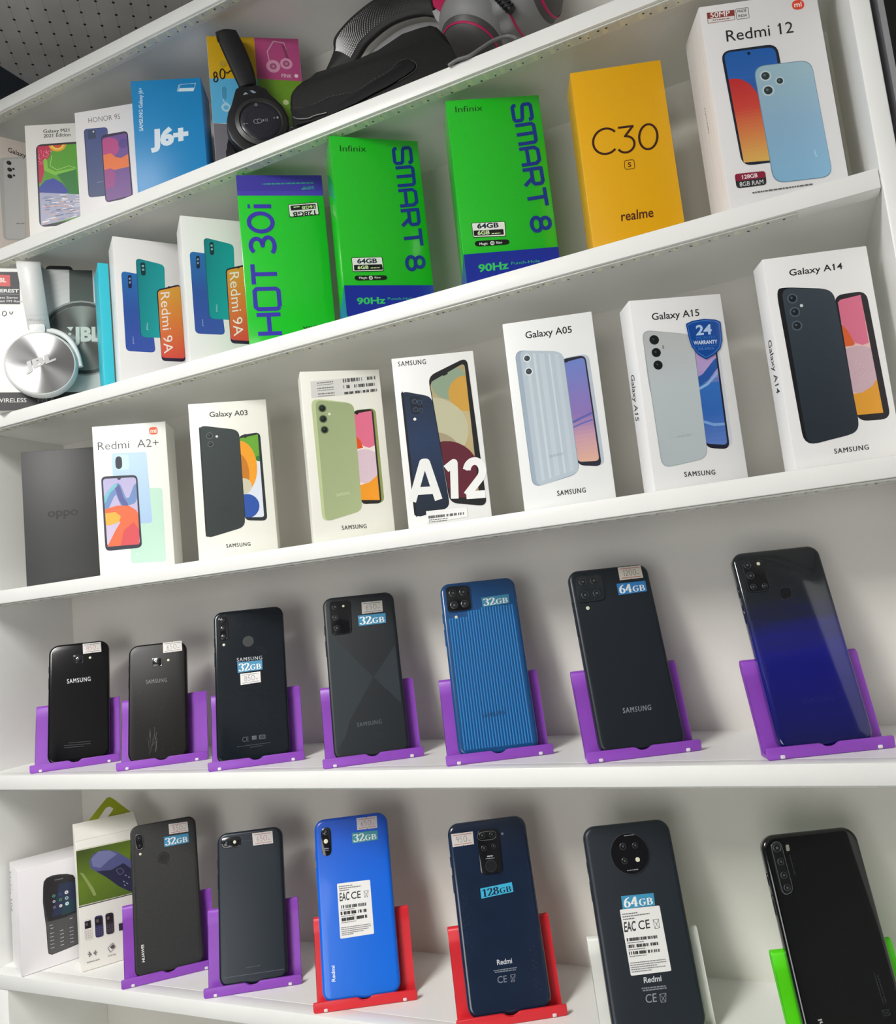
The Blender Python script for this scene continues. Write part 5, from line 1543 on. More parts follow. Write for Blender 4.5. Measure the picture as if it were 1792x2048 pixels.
t = phone('blue phone with vertical ribs all down its back, on the upper phone shelf', ((-0.2708, 0.0361, 0.0092), 0.4591, 0.0763, 0.1659), mat('blue_plastic', '#134a80', 0.26, coat=0.35), 0.0036, 0.0095, 0.009, 'p', 'purple phone stand under the ribbed blue phone', e=(-0.0005, 0.0097))
bm = bmesh.new()
_w, _h = 0.0763, 0.1659
n_ = 24
for k in range(n_):
    x = -_w / 2 + 0.0062 + (_w - 0.0124) * k / (n_ - 1)
    y1 = _h - 0.036 if k < 7 else (_h - 0.030 if k < 12 else _h - 0.028)
    vv = [bm.verts.new(p) for p in ((x - 0.0009, 0.002, -0.0001), (x + 0.0009, 0.002, -0.0001), (x + 0.0009, y1, -0.0001), (x - 0.0009, y1, -0.0001), (x - 0.0002, 0.003, 0.0005), (x + 0.0002, 0.003, 0.0005), (x + 0.0002, y1 - 0.003, 0.0005), (x - 0.0002, y1 - 0.003, 0.0005))]
    for f_ in ((4, 5, 6, 7), (0, 1, 5, 4), (1, 2, 6, 5), (2, 3, 7, 6), (3, 0, 4, 7)):
        bm.faces.new([vv[i] for i in f_])
obj('rib_relief', bm, mat('blue_rib_plastic', '#2f7fc0', 0.3, coat=0.3), t)
mod = camera(t, [(-32.5, 162.5), (-7.9, 161.6), (-8.6, 135.6), (-33.4, 135.5)], 4.5, [[(-25.7, 155.0), (-21.8, 154.6)], [(-15.1, 155.1), (-11.1, 154.7)], [(-25.8, 142.4), (-21.9, 142.0)], [(-15.0, 142.7), (-11.1, 142.3)]], mat('blue_rim', '#2a66a8', 0.25, 0.6), 0.001)
flash(t, *[(-25.2, 130.1)], 1.5, 0.0004)
P = marks(t)
P.z = 0.55
P.T('SAMSUNG', '#123f6c', [(-11.9, 30.1), (9.9, 31.0), (-11.7, 33.7)], 0.012)
P.build('logo_markings', M_INK, t)
storage_sticker(t, [(2.2, 147.1), (30.3, 148.0), (29.7, 138.5), (2.5, 137.2)], '32GB', '#3a88a8', '#e6e9e4', 0.62)

t = phone('dark blue-black phone with a square quad camera and sticker marked 64GB at its corner', ((-0.1365, 0.0373, 0.0092), 0.4732, 0.0766, 0.1637), mat('blue_graphite', '#1a2128', 0.36, spec=0.5), 0.0036, 0.0095, 0.009, 'p', 'purple phone stand, second from the right on the upper phone shelf', e=(-0.0013, -0.0094))
camera(t, [(-32.1, 157.1), (-6.6, 156.8), (-8.6, 132.7), (-33.9, 132.2)], 4.5, [[(-26.2, 151.7), (-22.6, 151.3)], [(-15.4, 151.8), (-11.8, 151.4)], [(-26.2, 138.8), (-22.6, 138.4)], [(-15.0, 139.3), (-11.4, 138.9)]], M_RIM, 0.0011, (0.018, 0.024, 0.03))
flash(t, *[(-25.8, 126.4)], 1.7)
P = marks(t)
P.T('SAMSUNG', '#868d92', [(-12.2, 28.6), (13.3, 28.7), (-11.8, 33.1)], 0.012)
P.build('logo_markings', M_INK, t)
price_sticker(t, [(9.8, 162.3), (32.0, 162.2), (32.1, 149.8), (9.5, 149.6)], '1200-', '#2f3a44', '#b04a4a', '#d9d2c4')
storage_sticker(t, [(5.5, 146.6), (33.3, 146.6), (32.9, 136.4), (5.5, 135.5)], '64GB', '#2f7fc0')

t = phone('glossy black phone fading into deep blue, rightmost on the upper phone shelf', ((0.0094, 0.0346, 0.0092), 0.4223, 0.0764, 0.1625), grad_mat('midnight_iridescent', [(0.0, '#10154c'), (0.3, '#11136e'), (0.55, '#121580'), (0.68, '#11184e'), (0.80, '#141b24'), (1.0, '#14191e')], 1, 0.0, 0.165, 0.1, 0.8, 0.03), 0.0036, 0.0095, 0.009, 'p', 'purple phone stand, rightmost on the upper phone shelf', e=(-0.0003, -0.0238))
mod = camera(t, [(-31.4, 154.5), (-12.6, 153.6), (-13.1, 126.4), (-31.6, 126.4)], 4.0, [[(-27.3, 150.3), (-24.0, 150.0)], [(-27.0, 140.8), (-23.7, 140.4)], [(-26.9, 130.7), (-24.3, 130.4)], [(-17.2, 130.5), (-14.9, 130.2)]], M_RIM, 0.001)
flash(mod, *[(-17.6, 150.6)], 1.5, 0.001)
P = marks(t)
P.P('#262c33', [(-5.5, 128.0), (5.5, 128.1), (3.9, 117.5), (-6.9, 116.8)], 4)
P.P('#0b0e12', [(-5.1, 127.4), (4.8, 127.7), (3.6, 118.0), (-6.3, 117.4)], 4)
P.T('SAMSUNG', '#1d2170', [(-11.5, 30.0), (14.1, 30.7), (-11.0, 34.1)], 0.012)
P.build('fingerprint_reader', M_INKG, t)

# --- bottom shelf, left to right
t = phone('black phone with a leather-textured back, leaning beside the keypad phone boxes', ((-0.6937, 0.0369, -0.2208), 0.7298, 0.0733, 0.1554), mat('black_leatherette', '#1b1b1b', 0.42, bump=0.6, bscale=1300, noise=0.2, nscale=300), 0.0026, 0.009, 0.0085, 'p', 'purple phone stand, left of the two on the bottom shelf', e=(0, 0))
mod = camera(t, [(-31.0, 145.5), (-23.2, 145.1), (-22.5, 128.8), (-30.3, 128.7)], 3.3, [[(-27.3, 140.7), (-24.8, 140.2)], [(-26.4, 132.7), (-24.3, 132.3)]], M_CHROME, 0.0008)
flash(t, *[(-26.2, 123.5)], 1.4, 0.0003)
P = marks(t)
P.C('#0d0d0d', *[(-1.0, 114.6), (5.3, 113.4)])
P.C('#3a3a3a', *[(-1.0, 114.6), (4.3, 113.6)])
P.C('#1b1b1b', *[(-1.0, 114.6), (3.7, 113.7)])
P.T('HUAWEI', '#e6e4e0', [(-25.8, 11.4), (-26.2, 28.8), (-28.7, 11.7)], 0.02)
_w, _h = 73.3, 155.4
for sx in (-1, 1):
    for k in range(62):
        y = 8 + k * 2.05
        x = sx * (_w / 2 - 3.6)
        P.add([(x - 0.35, y), (x + 0.35, y + 0.2), (x + 0.35, y + 1.3), (x - 0.35, y + 1.1)], '#070707', None, 0.2)
P.build('markings', M_INK, t)
price_sticker(t, [(6.2, 150.6), (27.6, 149.7), (28.0, 138.4), (6.4, 139.2)], '550-', '#8a3a48', '#b06060', '#dcd6d2')
storage_sticker(t, [(0.2, 137.2), (27.8, 136.6), (27.8, 126.4), (0.4, 126.2)], '32GB')

t = phone('dark blue-grey phone with a level two-eye camera pill, between leather-backed and bright blue phones', ((-0.5742, 0.0319, -0.2208), 0.5073, 0.0715, 0.1472), mat('slate_metal', '#1c2630', 0.34, 0.2), 0.0034, 0.0105, 0.0085, 'p', 'purple phone stand, right of the two on the bottom shelf', e=(-0.0004, 0.0024))
mod = camera(t, [(-32.0, 142.7), (-10.2, 142.5), (-9.7, 131.7), (-30.6, 131.8)], 5.2, [[(-25.4, 136.9), (-21.3, 136.3)]], M_RIM, 0.0009)
flash(mod, *[(-16.2, 136.8)], 1.7, 0.0007)
P = marks(t)
P.L('#5d6972', 0.35, [(-31.0, 5.8), (32.1, 5.6)])
P.L('#37434c', 0.35, [(-9.4, 136.5), (2.8, 136.4)])
P.D('#3f4b54', *[(-7.2, 11.8), (7.0, 11.9)], 0.8, 3)
P.build('markings', M_INK, t)
price_sticker(t, [(3.0, 143.3), (25.4, 143.2), (25.8, 130.3), (3.8, 130.5)], '650-', '#8a4450', '#a86a6a', '#dad3cf')

t = phone('bright blue phone with a white regulatory label in the middle of its back', ((-0.4398, 0.0275, -0.2208), 0.4748, 0.0768, 0.1644), grad_mat('vivid_blue_shell', [(0.0, '#0a70e6'), (0.6, '#0a68e0'), (1.0, '#0e4fc0')], 1, 0.0, 0.165, 0.3, 0.25), 0.004, 0.0105, 0.009, 'r', 'red phone stand under the bright blue phone', e=(0.0032, -0.0057))
mod = camera(t, [(-31.4, 155.9), (-21.0, 156.3), (-21.8, 128.6), (-31.7, 128.6)], 5.6, [[(-26.5, 151.9), (-22.9, 151.4)]], None, 0.0008)
flash(mod, *[(-26.7, 142.7)], 2.2, 0.0006)
P = marks(t)
P.z = 0.85
P.D('#8a9aa0', *[(-28.7, 135.4), (-24.2, 135.3)], 0.8, 2)
P.D('#8a9aa0', *[(-28.8, 133.8), (-24.3, 133.7)], 0.6, 3)
P.z = 0.05
P.T('Redmi', '#e9f0f6', [(-25.0, 14.3), (-24.8, 28.2), (-28.6, 14.5)], 0.02)
P.build('logo_markings', M_INK, t)
price_sticker(t, [(6.5, 161.3), (28.0, 161.3), (27.7, 149.4), (6.5, 149.7)], '650-', '#6a4048', '#a86a6a', '#c9c2c4')
storage_sticker(t, [(0.6, 147.5), (27.5, 147.1), (27.4, 137.9), (0.5, 137.2)], '32GB', '#3f8f9a', '#dfe8e2')

def reg_label(t, q4, bars, seed, eac, lines, small, qr=None):
    P = Print()
    P.z = 0.12
    P.P('#efeeeb', q4, 1.2)
    P.T('EAC', '#2f2f33', eac[0], 0.02)
    P.T('CE', '#2f2f33', eac[1], 0.01)
    a = eac[2]
    P.L('#55555a', 0.35, [a[0], a[1], a[2], a[3], a[0]])
    P.L('#55555a', 0.35, [a[0], a[2]])
    P.L('#55555a', 0.35, [a[1], a[3]])
    for i, b in enumerate(bars):
        P.BAR(b, seed + i, 60)
        P.D('#77777a', (b[3][0], b[3][1] - 1.6), (b[3][0] * 0.45 + b[2][0] * 0.55, b[3][1] * 0.45 + b[2][1] * 0.55 - 1.6), 0.6, seed + i)
    for i, (p, e) in enumerate(lines):
        P.D('#66666a', p, e, 0.75, seed + 20 + i)
    for i, (p, e) in enumerate(small):
        P.D('#7a7a7e', p, e, 0.65, seed + 40 + i)
    o = P.build('regulatory_label', M_INK, t)
    o['label'] = 'white label with barcodes'
reg_label(t, [(-17.9, 101.2), (16.0, 100.9), (16.2, 51.4), (-17.8, 50.8)], [[(-16.1, 80.8), (10.4, 80.4), (10.4, 77.6), (-16.0, 77.7)], [(-16.0, 75.0), (10.3, 74.7), (10.4, 71.9), (-15.9, 71.9)], [(-15.9, 69.1), (11.4, 69.5), (11.5, 66.6), (-15.8, 66.1)]], 30,
    [[(-16.2, 84.5), (-6.2, 84.8), (-15.9, 92.2)], [(-4.4, 85.1), (5.5, 85.4), (-4.3, 91.7)], [(9.0, 91.1), (13.5, 91.1), (12.3, 85.4), (9.3, 85.3)]],
    [[(-16.2, 97.8), (-2.0, 97.8)], [(-16.0, 95.9), (6.5, 95.9)], [(-15.8, 94.0), (-6.2, 94.0)]],
    [[(-16.3, 60.1), (13.1, 60.3)], [(-16.3, 58.5), (13.6, 58.6)], [(-16.2, 56.8), (11.1, 56.9)], [(-16.0, 55.1), (5.9, 55.3)], [(-15.9, 53.6), (-4.3, 53.7)]])

t = phone('dark blue phone with a tall centred camera block and a sticker marked 128GB', ((-0.2856, 0.0306, -0.2208), 0.4934, 0.0773, 0.1619), plastic('midnight_blue', '#1a2840', 0.16, 0.6, noise=0.08, nscale=40), 0.0042, 0.0105, 0.0095, 'r', 'red phone stand under the dark blue phone marked 128GB', e=(0, 0))
mod = camera(t, [(-10.0, 153.6), (11.2, 152.3), (9.6, 112.9), (-11.7, 113.5)], 5.0, [[(-5.6, 147.7), (-2.6, 147.3)], [(4.0, 147.6), (6.8, 147.2)], [(-5.5, 136.4), (-2.9, 136.0)], [(4.2, 137.1), (6.4, 136.8)]], None, 0.0011)
bm = bmesh.new()
_r = [(x / 1000, y / 1000, 0.0013) for x, y in round_poly([(-10.1, 150.9), (8.2, 150.7), (7.5, 143.0), (-10.3, 143.6)], 5)]
tube(bm, _r + _r[:2], 0.0003, 6)
obj('lens_frame', bm, M_CHROME, mod, 60)
P = marks(t)
P.z = 1.15
P.C('#3a4048', *[(-0.9, 120.1), (4.5, 119.4)])
P.C('#08090b', *[(-0.9, 120.1), (4.2, 119.5)])
P.T('48MP', '#cfd0d2', [(-3.7, 128.2), (2.3, 128.0), (-3.7, 129.4)], 0.03)
P.D('#9a9ca0', *[(-5.2, 126.6), (3.6, 126.4)], 0.6, 3)
P.z = 0.05
P.C('#8a93a0', *[(14.3, 147.1), (15.4, 146.9)])
P.T('Redmi', '#c9cdd2', [(-7.1, 36.7), (7.0, 36.5), (-6.9, 41.0)], 0.02)
P.D('#8a919a', *[(-11.0, 32.2), (10.6, 32.1)], 0.8, 4)
P.D('#8a919a', *[(-10.0, 30.8), (9.5, 30.5)], 0.8, 5)
P.T('CE', '#8a919a', [(-8.8, 22.3), (-0.1, 22.2), (-8.4, 27.6)], 0.0)
a = [(4.0, 27.3), (8.4, 27.4), (6.6, 21.7), (3.8, 21.7)]
for s in ([a[0], a[1], a[2], a[3], a[0]], [a[0], a[2]], [a[1], a[3]]):
    P.L('#8a919a', 0.35, s)
rnd = random.Random(31)
for k_ in range(110):
    b = rnd.choice(([(-32.8, 113.1), (-27.4, 45.9)], [(24.2, 53.1), (29.9, 11.5)]))
    x, y = b[0][0] + (b[1][0] - b[0][0]) * rnd.uniform(0, 1), b[0][1] + (b[1][1] - b[0][1]) * rnd.uniform(0, 1)
    P.C('#465468', (x, y), rnd.uniform(0.08, 0.25))
P.build('logo_markings', M_INK, t)
price_sticker(t, [(-35.6, 152.8), (-14.1, 152.7), (-14.5, 141.2), (-35.4, 141.0)], '950-', '#44444e', '#b04a4a', '#d6d0cb')
storage_sticker(t, [(-13.9, 101.8), (17.0, 103.6), (17.3, 95.1), (-13.9, 93.1)], '128GB', '#3cb4dc', '#10203a')

t = phone('dark grey phone with a large round camera disc, standing on the white stand', ((-0.1512, 0.0266, -0.2208), 0.4058, 0.0786, 0.1611), mat('charcoal_blue_matte', '#222931', 0.38, spec=0.5), 0.004, 0.011, 0.0092, 'w', 'white phone stand under the phone with the round camera disc', e=(0, 0))
c, e = [(-0.6, 135.6), (16.2, 134.0)]
rr = math.hypot(e[0] - c[0], e[1] - c[1])
mod = camera(t, [(c[0] + rr * math.cos(2 * PI * k / 40), c[1] + rr * math.sin(2 * PI * k / 40)) for k in range(40)], 0, [[(-5.8, 142.0), (-2.8, 141.7)], [(5.2, 141.7), (7.8, 141.4)], [(-6.4, 130.0), (-3.7, 129.7)]], mat('grey_camera_rim', (0.16, 0.165, 0.17), 0.3, 0.7), 0.0013)
flash(mod, *[(5.3, 130.0)], 2.0, 0.0011)
P = marks(t)
P.z = 1.4
P.D('#9a9ca0', *[(-3.3, 150.2), (6.3, 150.2)], 0.7, 3)
P.D('#9a9ca0', *[(-5.7, 121.7), (4.2, 121.8)], 0.7, 4)
P.z = 0.05
P.T('Redmi', '#d3d6d8', [(-7.3, 34.6), (7.8, 34.8), (-6.9, 39.0)], 0.02)
P.D('#8f959a', *[(-10.0, 30.5), (10.8, 30.5)], 0.9, 4)
P.D('#8f959a', *[(-9.3, 28.8), (10.9, 29.0)], 0.9, 5)
P.T('CE', '#9a9fa4', [(-8.5, 20.1), (0.9, 20.3), (-7.9, 26.2)], 0.0)
a = [(4.1, 25.4), (9.6, 25.7), (8.3, 19.6), (4.2, 19.4)]
for s in ([a[0], a[1], a[2], a[3], a[0]], [a[0], a[2]], [a[1], a[3]]):
    P.L('#9a9fa4', 0.35, s)
P.build('logo_markings', M_INK, t)
storage_sticker(t, [(-14.6, 102.2), (14.2, 102.0), (13.7, 92.3), (-14.9, 91.7)], '64GB', '#3f97c0')
reg_label(t, [(-17.7, 91.8), (17.4, 91.8), (17.6, 41.5), (-17.3, 41.0)], [[(-15.8, 69.4), (10.9, 69.2), (10.8, 66.9), (-15.9, 66.9)], [(-15.8, 64.2), (11.0, 64.1), (11.0, 61.8), (-16.0, 61.7)], [(-15.8, 59.1), (10.9, 58.8), (10.8, 56.6), (-15.9, 56.6)]], 60,
    [[(-16.7, 74.1), (-6.5, 74.3), (-15.9, 81.8)], [(-4.0, 74.7), (6.1, 75.2), (-3.7, 81.5)], [(9.6, 81.3), (14.5, 81.4), (14.1, 74.6), (9.9, 74.4)]],
    [[(-16.2, 87.6), (-2.5, 87.7)], [(-16.2, 85.5), (7.6, 86.1)], [(-16.3, 83.5), (-5.8, 83.7)]],
    [[(-16.4, 50.1), (14.4, 50.2)], [(-16.4, 48.4), (14.6, 48.6)], [(-16.4, 46.7), (6.6, 46.9)], [(-16.3, 45.1), (13.4, 45.3)], [(-16.2, 43.4), (1.2, 43.6)]])

t = phone('glossy jet-black phone with a long vertical camera pill, on the bright green stand', ((0.0003, 0.0265, -0.2208), 0.4114, 0.0794, 0.1568), plastic('jet_black_glass', '#07090a', 0.07, 0.8), 0.0034, 0.0115, 0.0088, 'g', 'bright green phone stand under the jet-black phone, partly out of frame', e=(0, 0))
mod = camera(t, [(-32.9, 150.8), (-24.3, 151.5), (-23.4, 113.3), (-32.5, 111.4)], 5.4, [[(-28.5, 146.7), (-25.2, 146.3)], [(-28.1, 136.2), (-25.4, 136.0)], [(-28.2, 126.1), (-25.5, 125.9)], [(-27.9, 116.9), (-25.2, 116.7)]], M_CHROME, 0.001)
P = marks(t)
P.P('#8c8a84', [(-20.7, 148.1), (-17.9, 148.3), (-18.2, 143.5), (-21.0, 143.4)], 0.8)
P.D('#2c3234', *[(-19.7, 140.3), (-19.1, 124.9)], 0.8, 3)
P.D('#2f3538', *[(23.2, 51.3), (24.1, 30.5)], 0.7, 4)
P.D('#2f3538', *[(25.4, 49.6), (26.3, 30.3)], 0.7, 5)
a = [(21.8, 26.1), (26.9, 26.3), (27.3, 22.7), (22.6, 22.2)]
for s in ([a[0], a[1], a[2], a[3], a[0]], [a[0], a[2]], [a[1], a[3]]):
    P.L('#2f3538', 0.4, s)
P.T('Redmi', '#b9bcbe', [(-24.7, 5.8), (-25.2, 25.1), (-28.1, 5.6)], 0.02)
P.build('markings', M_INK, t)

# ------------------------------------------------------------------ headphones and the pouch
def mm(pts):
    return [(x / 1000, y / 1000) for x, y in pts]

def plate(name, pts, z0, z1, m, parent, bev=0.001, r=0.0):
    bm = bmesh.new()
    extrude_poly(bm, mm(round_poly(pts, r)), z0, z1, bev, 2)
    return obj(name, bm, m, parent, 40)

def placed_lathe(name, prof, c, z, m, parent, seg=48, ang=40):
    bm = bmesh.new()
    lathe(bm, prof, seg)
    o = obj(name, bm, m, parent, ang)
    o.location = (c[0] / 1000, c[1] / 1000, z)
    return o

# white headphones hung over the headphone box
M_WHITEP = mat('white_soft_plastic', (0.83, 0.83, 0.82), 0.35)
wh = thing('headphones', 'white headphones with a spun-metal disc, hung over the headphone box', 'headphones', face_matrix((-0.8563, -0.0301, 0.446), 0.7156, 0.0), 'headphones on display')
bl = [(33.3, 184.6), (61.1, 186.0), (68.7, 100.1), (43.3, 100.0)]
yt = max(bl[0][1], bl[1][1]) / 1000
bm = bmesh.new()
yb_ = max(0.1905, yt)
prof = [(bl[3][1] / 1000, -0.0075)] + [(yb_ - 0.010, -0.0075)] + [(yb_ - 0.010 + 0.012 * math.sin(a), -0.0195 + 0.012 * math.cos(a)) for a in (0.4, 0.8, 1.2, 1.5708)] + [(yb_ + 0.002, -0.058), (yb_ + 0.0025, -0.072)]
def xr_(y, k):
    t_ = (y * 1000 - bl[3][1]) / (bl[0][1] - bl[3][1])
    return ((bl[3][0] + (bl[0][0] - bl[3][0]) * t_) if k == 0 else (bl[2][0] + (bl[1][0] - bl[2][0]) * t_)) / 1000
rows = []
for y, z in prof:
    rows.append([bm.verts.new((xr_(y, 0), y, z)), bm.verts.new((xr_(y, 1), y, z))])
for a, b in zip(rows, rows[1:]):
    bm.faces.new((a[0], a[1], b[1], b[0]))
o = obj('headband', bm, M_WHITEP, wh, 50)
md = o.modifiers.new('thickness', 'SOLIDIFY')
md.thickness = 0.004
md.offset = 0
c, e = [(56.3, 53.7), (97.2, 53.2)]
R_ = math.hypot(e[0] - c[0], e[1] - c[1]) / 1000
placed_lathe('ear_cup', [(0, -0.018), (R_ * 0.9, -0.018), (R_ * 1.02, -0.014), (R_ * 1.03, -0.006), (R_ * 1.0, -0.0015), (R_ * 0.97, -0.0005), (R_ * 0.955, -0.001), (0, -0.001)], c, 0.0, M_WHITEP, wh, 64)
def spun_metal(name, col, rough):
    m = bpy.data.materials.new(name)
    m.use_nodes = True
    nt = m.node_tree
    b = nt.nodes['Principled BSDF']
    b.inputs['Base Color'].default_value = (*col, 1)
    b.inputs['Metallic'].default_value = 1.0
    b.inputs['Roughness'].default_value = rough
    b.inputs['Anisotropic'].default_value = 0.95
    b.inputs['Anisotropic Rotation'].default_value = 0.0
    tg = nt.nodes.new('ShaderNodeTangent')
    tg.direction_type = 'RADIAL'
    tg.axis = 'Z'
    nt.links.new(tg.outputs[0], b.inputs['Tangent'])
    tc = nt.nodes.new('ShaderNodeTexCoord')
    return m
placed_lathe('spun_metal_disc', [(R_ * 0.95, -0.0012), (R_ * 0.945, -0.0002), (0.004, 0.0006), (0, 0.0006)], c, 0.0, spun_metal('spun_aluminium', (0.60, 0.60, 0.61), 0.24), wh, 96, 30)
P = Print()
P.z = 0.9
P.T('JBL', (0.42, 0.42, 0.42), [(39.4, 42.0), (74.7, 57.1), (37.4, 53.4)], 0.05)
P.build('disc_logo', ink_mat('metal_ink', 0.35, 0, 0.7), wh)
bm = bmesh.new()
ya = [(63.8, 99.0), (71.1, 98.4), (82.0, 93.8), (91.7, 83.9), (98.0, 68.5), (100.8, 51.1)]
tube(bm, spline([(x / 1000, y / 1000, -0.009) for x, y in ya], 6), 0.0035, 10)
obj('yoke', bm, M_WHITEP, wh, 60)
plate('hinge', [(45.1, 105.0), (62.7, 105.6), (63.2, 95.0), (45.8, 94.5)], -0.009, -0.003, M_WHITEP, wh, 0.001, 2)
P = Print()
P.z = 0.0
P.T('Wireless', (0.35, 0.35, 0.34), [(42.9, 109.9), (63.5, 110.2), (42.9, 113.2)], 0.0)
P.L((0.45, 0.45, 0.44), 0.25, [(43.6, 117.6), (66.9, 118.4)])
P.build('band_print', M_INK, wh, None, -0.0054)

# black headphones in front of the four-coloured box
M_BLK = mat('black_satin_plastic', (0.010, 0.010, 0.012), 0.35, spec=0.35)
M_RUB = mat('black_padded_vinyl', (0.016, 0.016, 0.018), 0.5, spec=0.25, bump=0.15, bscale=300)
hp = thing('headphones', 'black headphones with control symbols on the ear cup, before the four-coloured box', 'headphones', face_matrix((-0.5238, 0.0077, 0.6641), 0.5992, 0.0), 'headphones on display')
hb = [(10.9, 159.0), (15.6, 150.4), (22.3, 129.5), (29.7, 107.8), (34.6, 96.1), (53.4, 101.0), (54.3, 108.4), (50.2, 128.5), (44.8, 144.9), (39.3, 159.5), (35.8, 167.7), (31.1, 171.8), (21.6, 171.1), (14.4, 167.8)]
bm = bmesh.new()
lft = spline([(14.1, 163.2), (15.6, 150.4), (22.3, 129.5), (29.7, 107.8), (34.1, 95.6)], 5)
rgt = spline([(35.8, 167.7), (39.4, 159.0), (45.4, 142.1), (51.9, 118.4), (53.9, 101.0)], 5)
rows = []
for (a, b) in zip(lft, rgt):
    k = 0.0
    rows.append((a, b, 0.001))
top = [((a[0] - 2, a[1] + dy), (b[0] - 3, b[1] + dy * 0.9), z) for (a, b, dy, z) in ((lft[0], rgt[0], 5.0, -0.004), (lft[0], rgt[0], 8.0, -0.011), (lft[0], rgt[0], 8.6, -0.0175))]
rows = top[::-1] + rows
vr = []
for a, b, z in rows:
    vr.append([bm.verts.new((a[0] / 1000 * (1 - t_) + b[0] / 1000 * t_, a[1] / 1000 * (1 - t_) + b[1] / 1000 * t_, z + 0.003 * math.sin(PI * t_))) for t_ in (0, 0.15, 0.35, 0.5, 0.65, 0.85, 1)])
for a, b in zip(vr, vr[1:]):
    for i in range(6):
        bm.faces.new((a[i], a[i + 1], b[i + 1], b[i]))
o = obj('headband', bm, M_RUB, hp, 60)
md = o.modifiers.new('thickness', 'SOLIDIFY')
md.thickness = 0.006
md.offset = -1
plate('ear_cup_housing', [(33.3, 98.3), (33.5, 92.9), (30.9, 85.1), (24.9, 76.0), (19.8, 66.9), (17.1, 56.0), (16.6, 42.6), (20.8, 31.0), (28.3, 22.2), (39.1, 15.1), (52.0, 13.3), (65.4, 17.0), (77.6, 25.1), (85.1, 36.0), (88.1, 46.9), (87.5, 59.6), (82.4, 73.3), (74.0, 83.2), (62.2, 91.6), (54.6, 100.1)], -0.018, 0.002, M_BLK, hp, 0.003)
c, e = [(55.4, 52.0), (85.2, 52.3)]
R_ = math.hypot(e[0] - c[0], e[1] - c[1]) / 1000
placed_lathe('cup_ring', [(R_, 0.0015), (R_ * 0.97, 0.0045), (R_ * 0.82, 0.0062), (R_ * 0.77, 0.0048)], c, 0.0, mat('gunmetal_ring', (0.05, 0.052, 0.05), 0.38, 0.6), hp)
placed_lathe('control_disc', [(R_ * 0.775, 0.0046), (R_ * 0.75, 0.0052), (R_ * 0.5, 0.0052), (R_ * 0.49, 0.0055), (0, 0.0058)], c, 0.0, mat('blue_black_panel', (0.012, 0.012, 0.022), 0.3, coat=0.3), hp)
P = Print()
P.z = 6.3
W_ = '#a9a9ac'
P.L(W_, 0.5, (lambda a: a)(arc(*[(50.4, 50.6), (50.4, 50.6)][0], 3.2, 2.6, 60, 330, 12)))
P.L(W_, 0.5, arc(*[(53.7, 51.3), (53.7, 51.3)][0], 2.6, 2.6, 0, 360, 14))
P.P(W_, [(57.6, 53.8), (57.3, 50.2), (59.6, 52.4)])
P.L(W_, 0.5, [(60.7, 53.9), (61.0, 50.6)])
P.L(W_, 0.5, [(62.4, 54.2), (62.7, 51.0)])
for pt in ([(51.4, 71.1), (52.5, 71.1)],):
    P.C(W_, pt[0], 1.6); P.C('#14141c', pt[0], 1.0)
P.P(W_, [(37.1, 48.6), (37.0, 46.4), (35.4, 47.3)])
P.L(W_, 0.5, [(38.5, 47.7), (40.6, 47.9)])
P.P(W_, [(73.4, 56.7), (75.2, 56.9), (75.2, 54.6), (73.3, 54.4)])
P.L(W_, 0.6, [(69.7, 55.1), (71.3, 55.3)])
P.L(W_, 0.6, [(70.5, 56.0), (70.5, 54.3)])
P.build('control_symbols', M_INK, hp)
P = Print()
P.z = 2.2
P.P('#8fa0ac', [(37.5, 85.7), (40.6, 89.4), (43.7, 87.2)])  # two pale blue-grey patches beside the hinge
P.P('#8fa0ac', [(45.3, 91.3), (49.0, 91.8), (52.9, 89.2), (49.6, 88.0)])
P.build('hinge_pale_patches', M_INKG, hp)
plate('ear_cushion', [(16.9, 44.4), (14.3, 35.4), (15.0, 26.5), (12.2, 17.6), (12.2, 12.3), (29.1, 12.4), (24.9, 21.3), (18.5, 31.9)], -0.024, -0.014, M_RUB, hp, 0.002)

# soft black pouch
cs = thing('headset_pouch', 'soft black zipped pouch lying on the shelf edge between headphones and headset', 'pouch', face_matrix((-0.427, 0.003, 0.6641), 0.0873, 0.0))
ol = [(9.6, 34.5), (10.9, 42.5), (13.6, 47.5), (19.5, 52.2), (28.0, 55.7), (45.6, 57.7), (60.4, 57.1), (74.9, 56.4), (94.1, 56.2), (117.9, 58.1), (147.1, 60.5), (164.8, 66.2), (171.9, 68.6), (176.3, 68.1), (182.5, 63.8), (190.1, 52.0), (195.9, 35.3), (200.4, 19.4)]
ol = ol + [(ol[-1][0] + 2, 0.6), (ol[0][0] + 6, 0.6), (ol[0][0] + 1, 8)]
bm = bmesh.new()
extrude_poly(bm, mm(ol), -0.026, 0.0, 0.006, 4)
obj('pouch_shell', bm, mat('black_neoprene', (0.010, 0.010, 0.010), 0.6, bump=0.2, bscale=500, spec=0.2), cs, 50)
fl = [(11.9, 25.9), (19.9, 23.3), (29.6, 21.2), (42.1, 21.6), (57.0, 23.3), (73.8, 21.9), (90.3, 19.4), (98.8, 21.7), (106.2, 24.5), (116.9, 26.1), (126.4, 28.8), (133.7, 31.9), (139.8, 35.5), (145.6, 36.3), (152.3, 34.4), (156.5, 29.8), (157.2, 25.6), (153.2, 21.9), (142.6, 18.6), (124.9, 14.3), (108.3, 11.7), (89.0, 7.6), (64.8, 5.0), (40.3, 3.4), (18.0, 4.5)]
bm = bmesh.new()
extrude_poly(bm, mm(fl), 0.0, 0.0022, 0.0007, 2)
obj('seam_flap', bm, mat('black_flap_fabric', (0.005, 0.005, 0.006), 0.6, spec=0.2), cs, 40)
P = Print()
P.z = 0.3
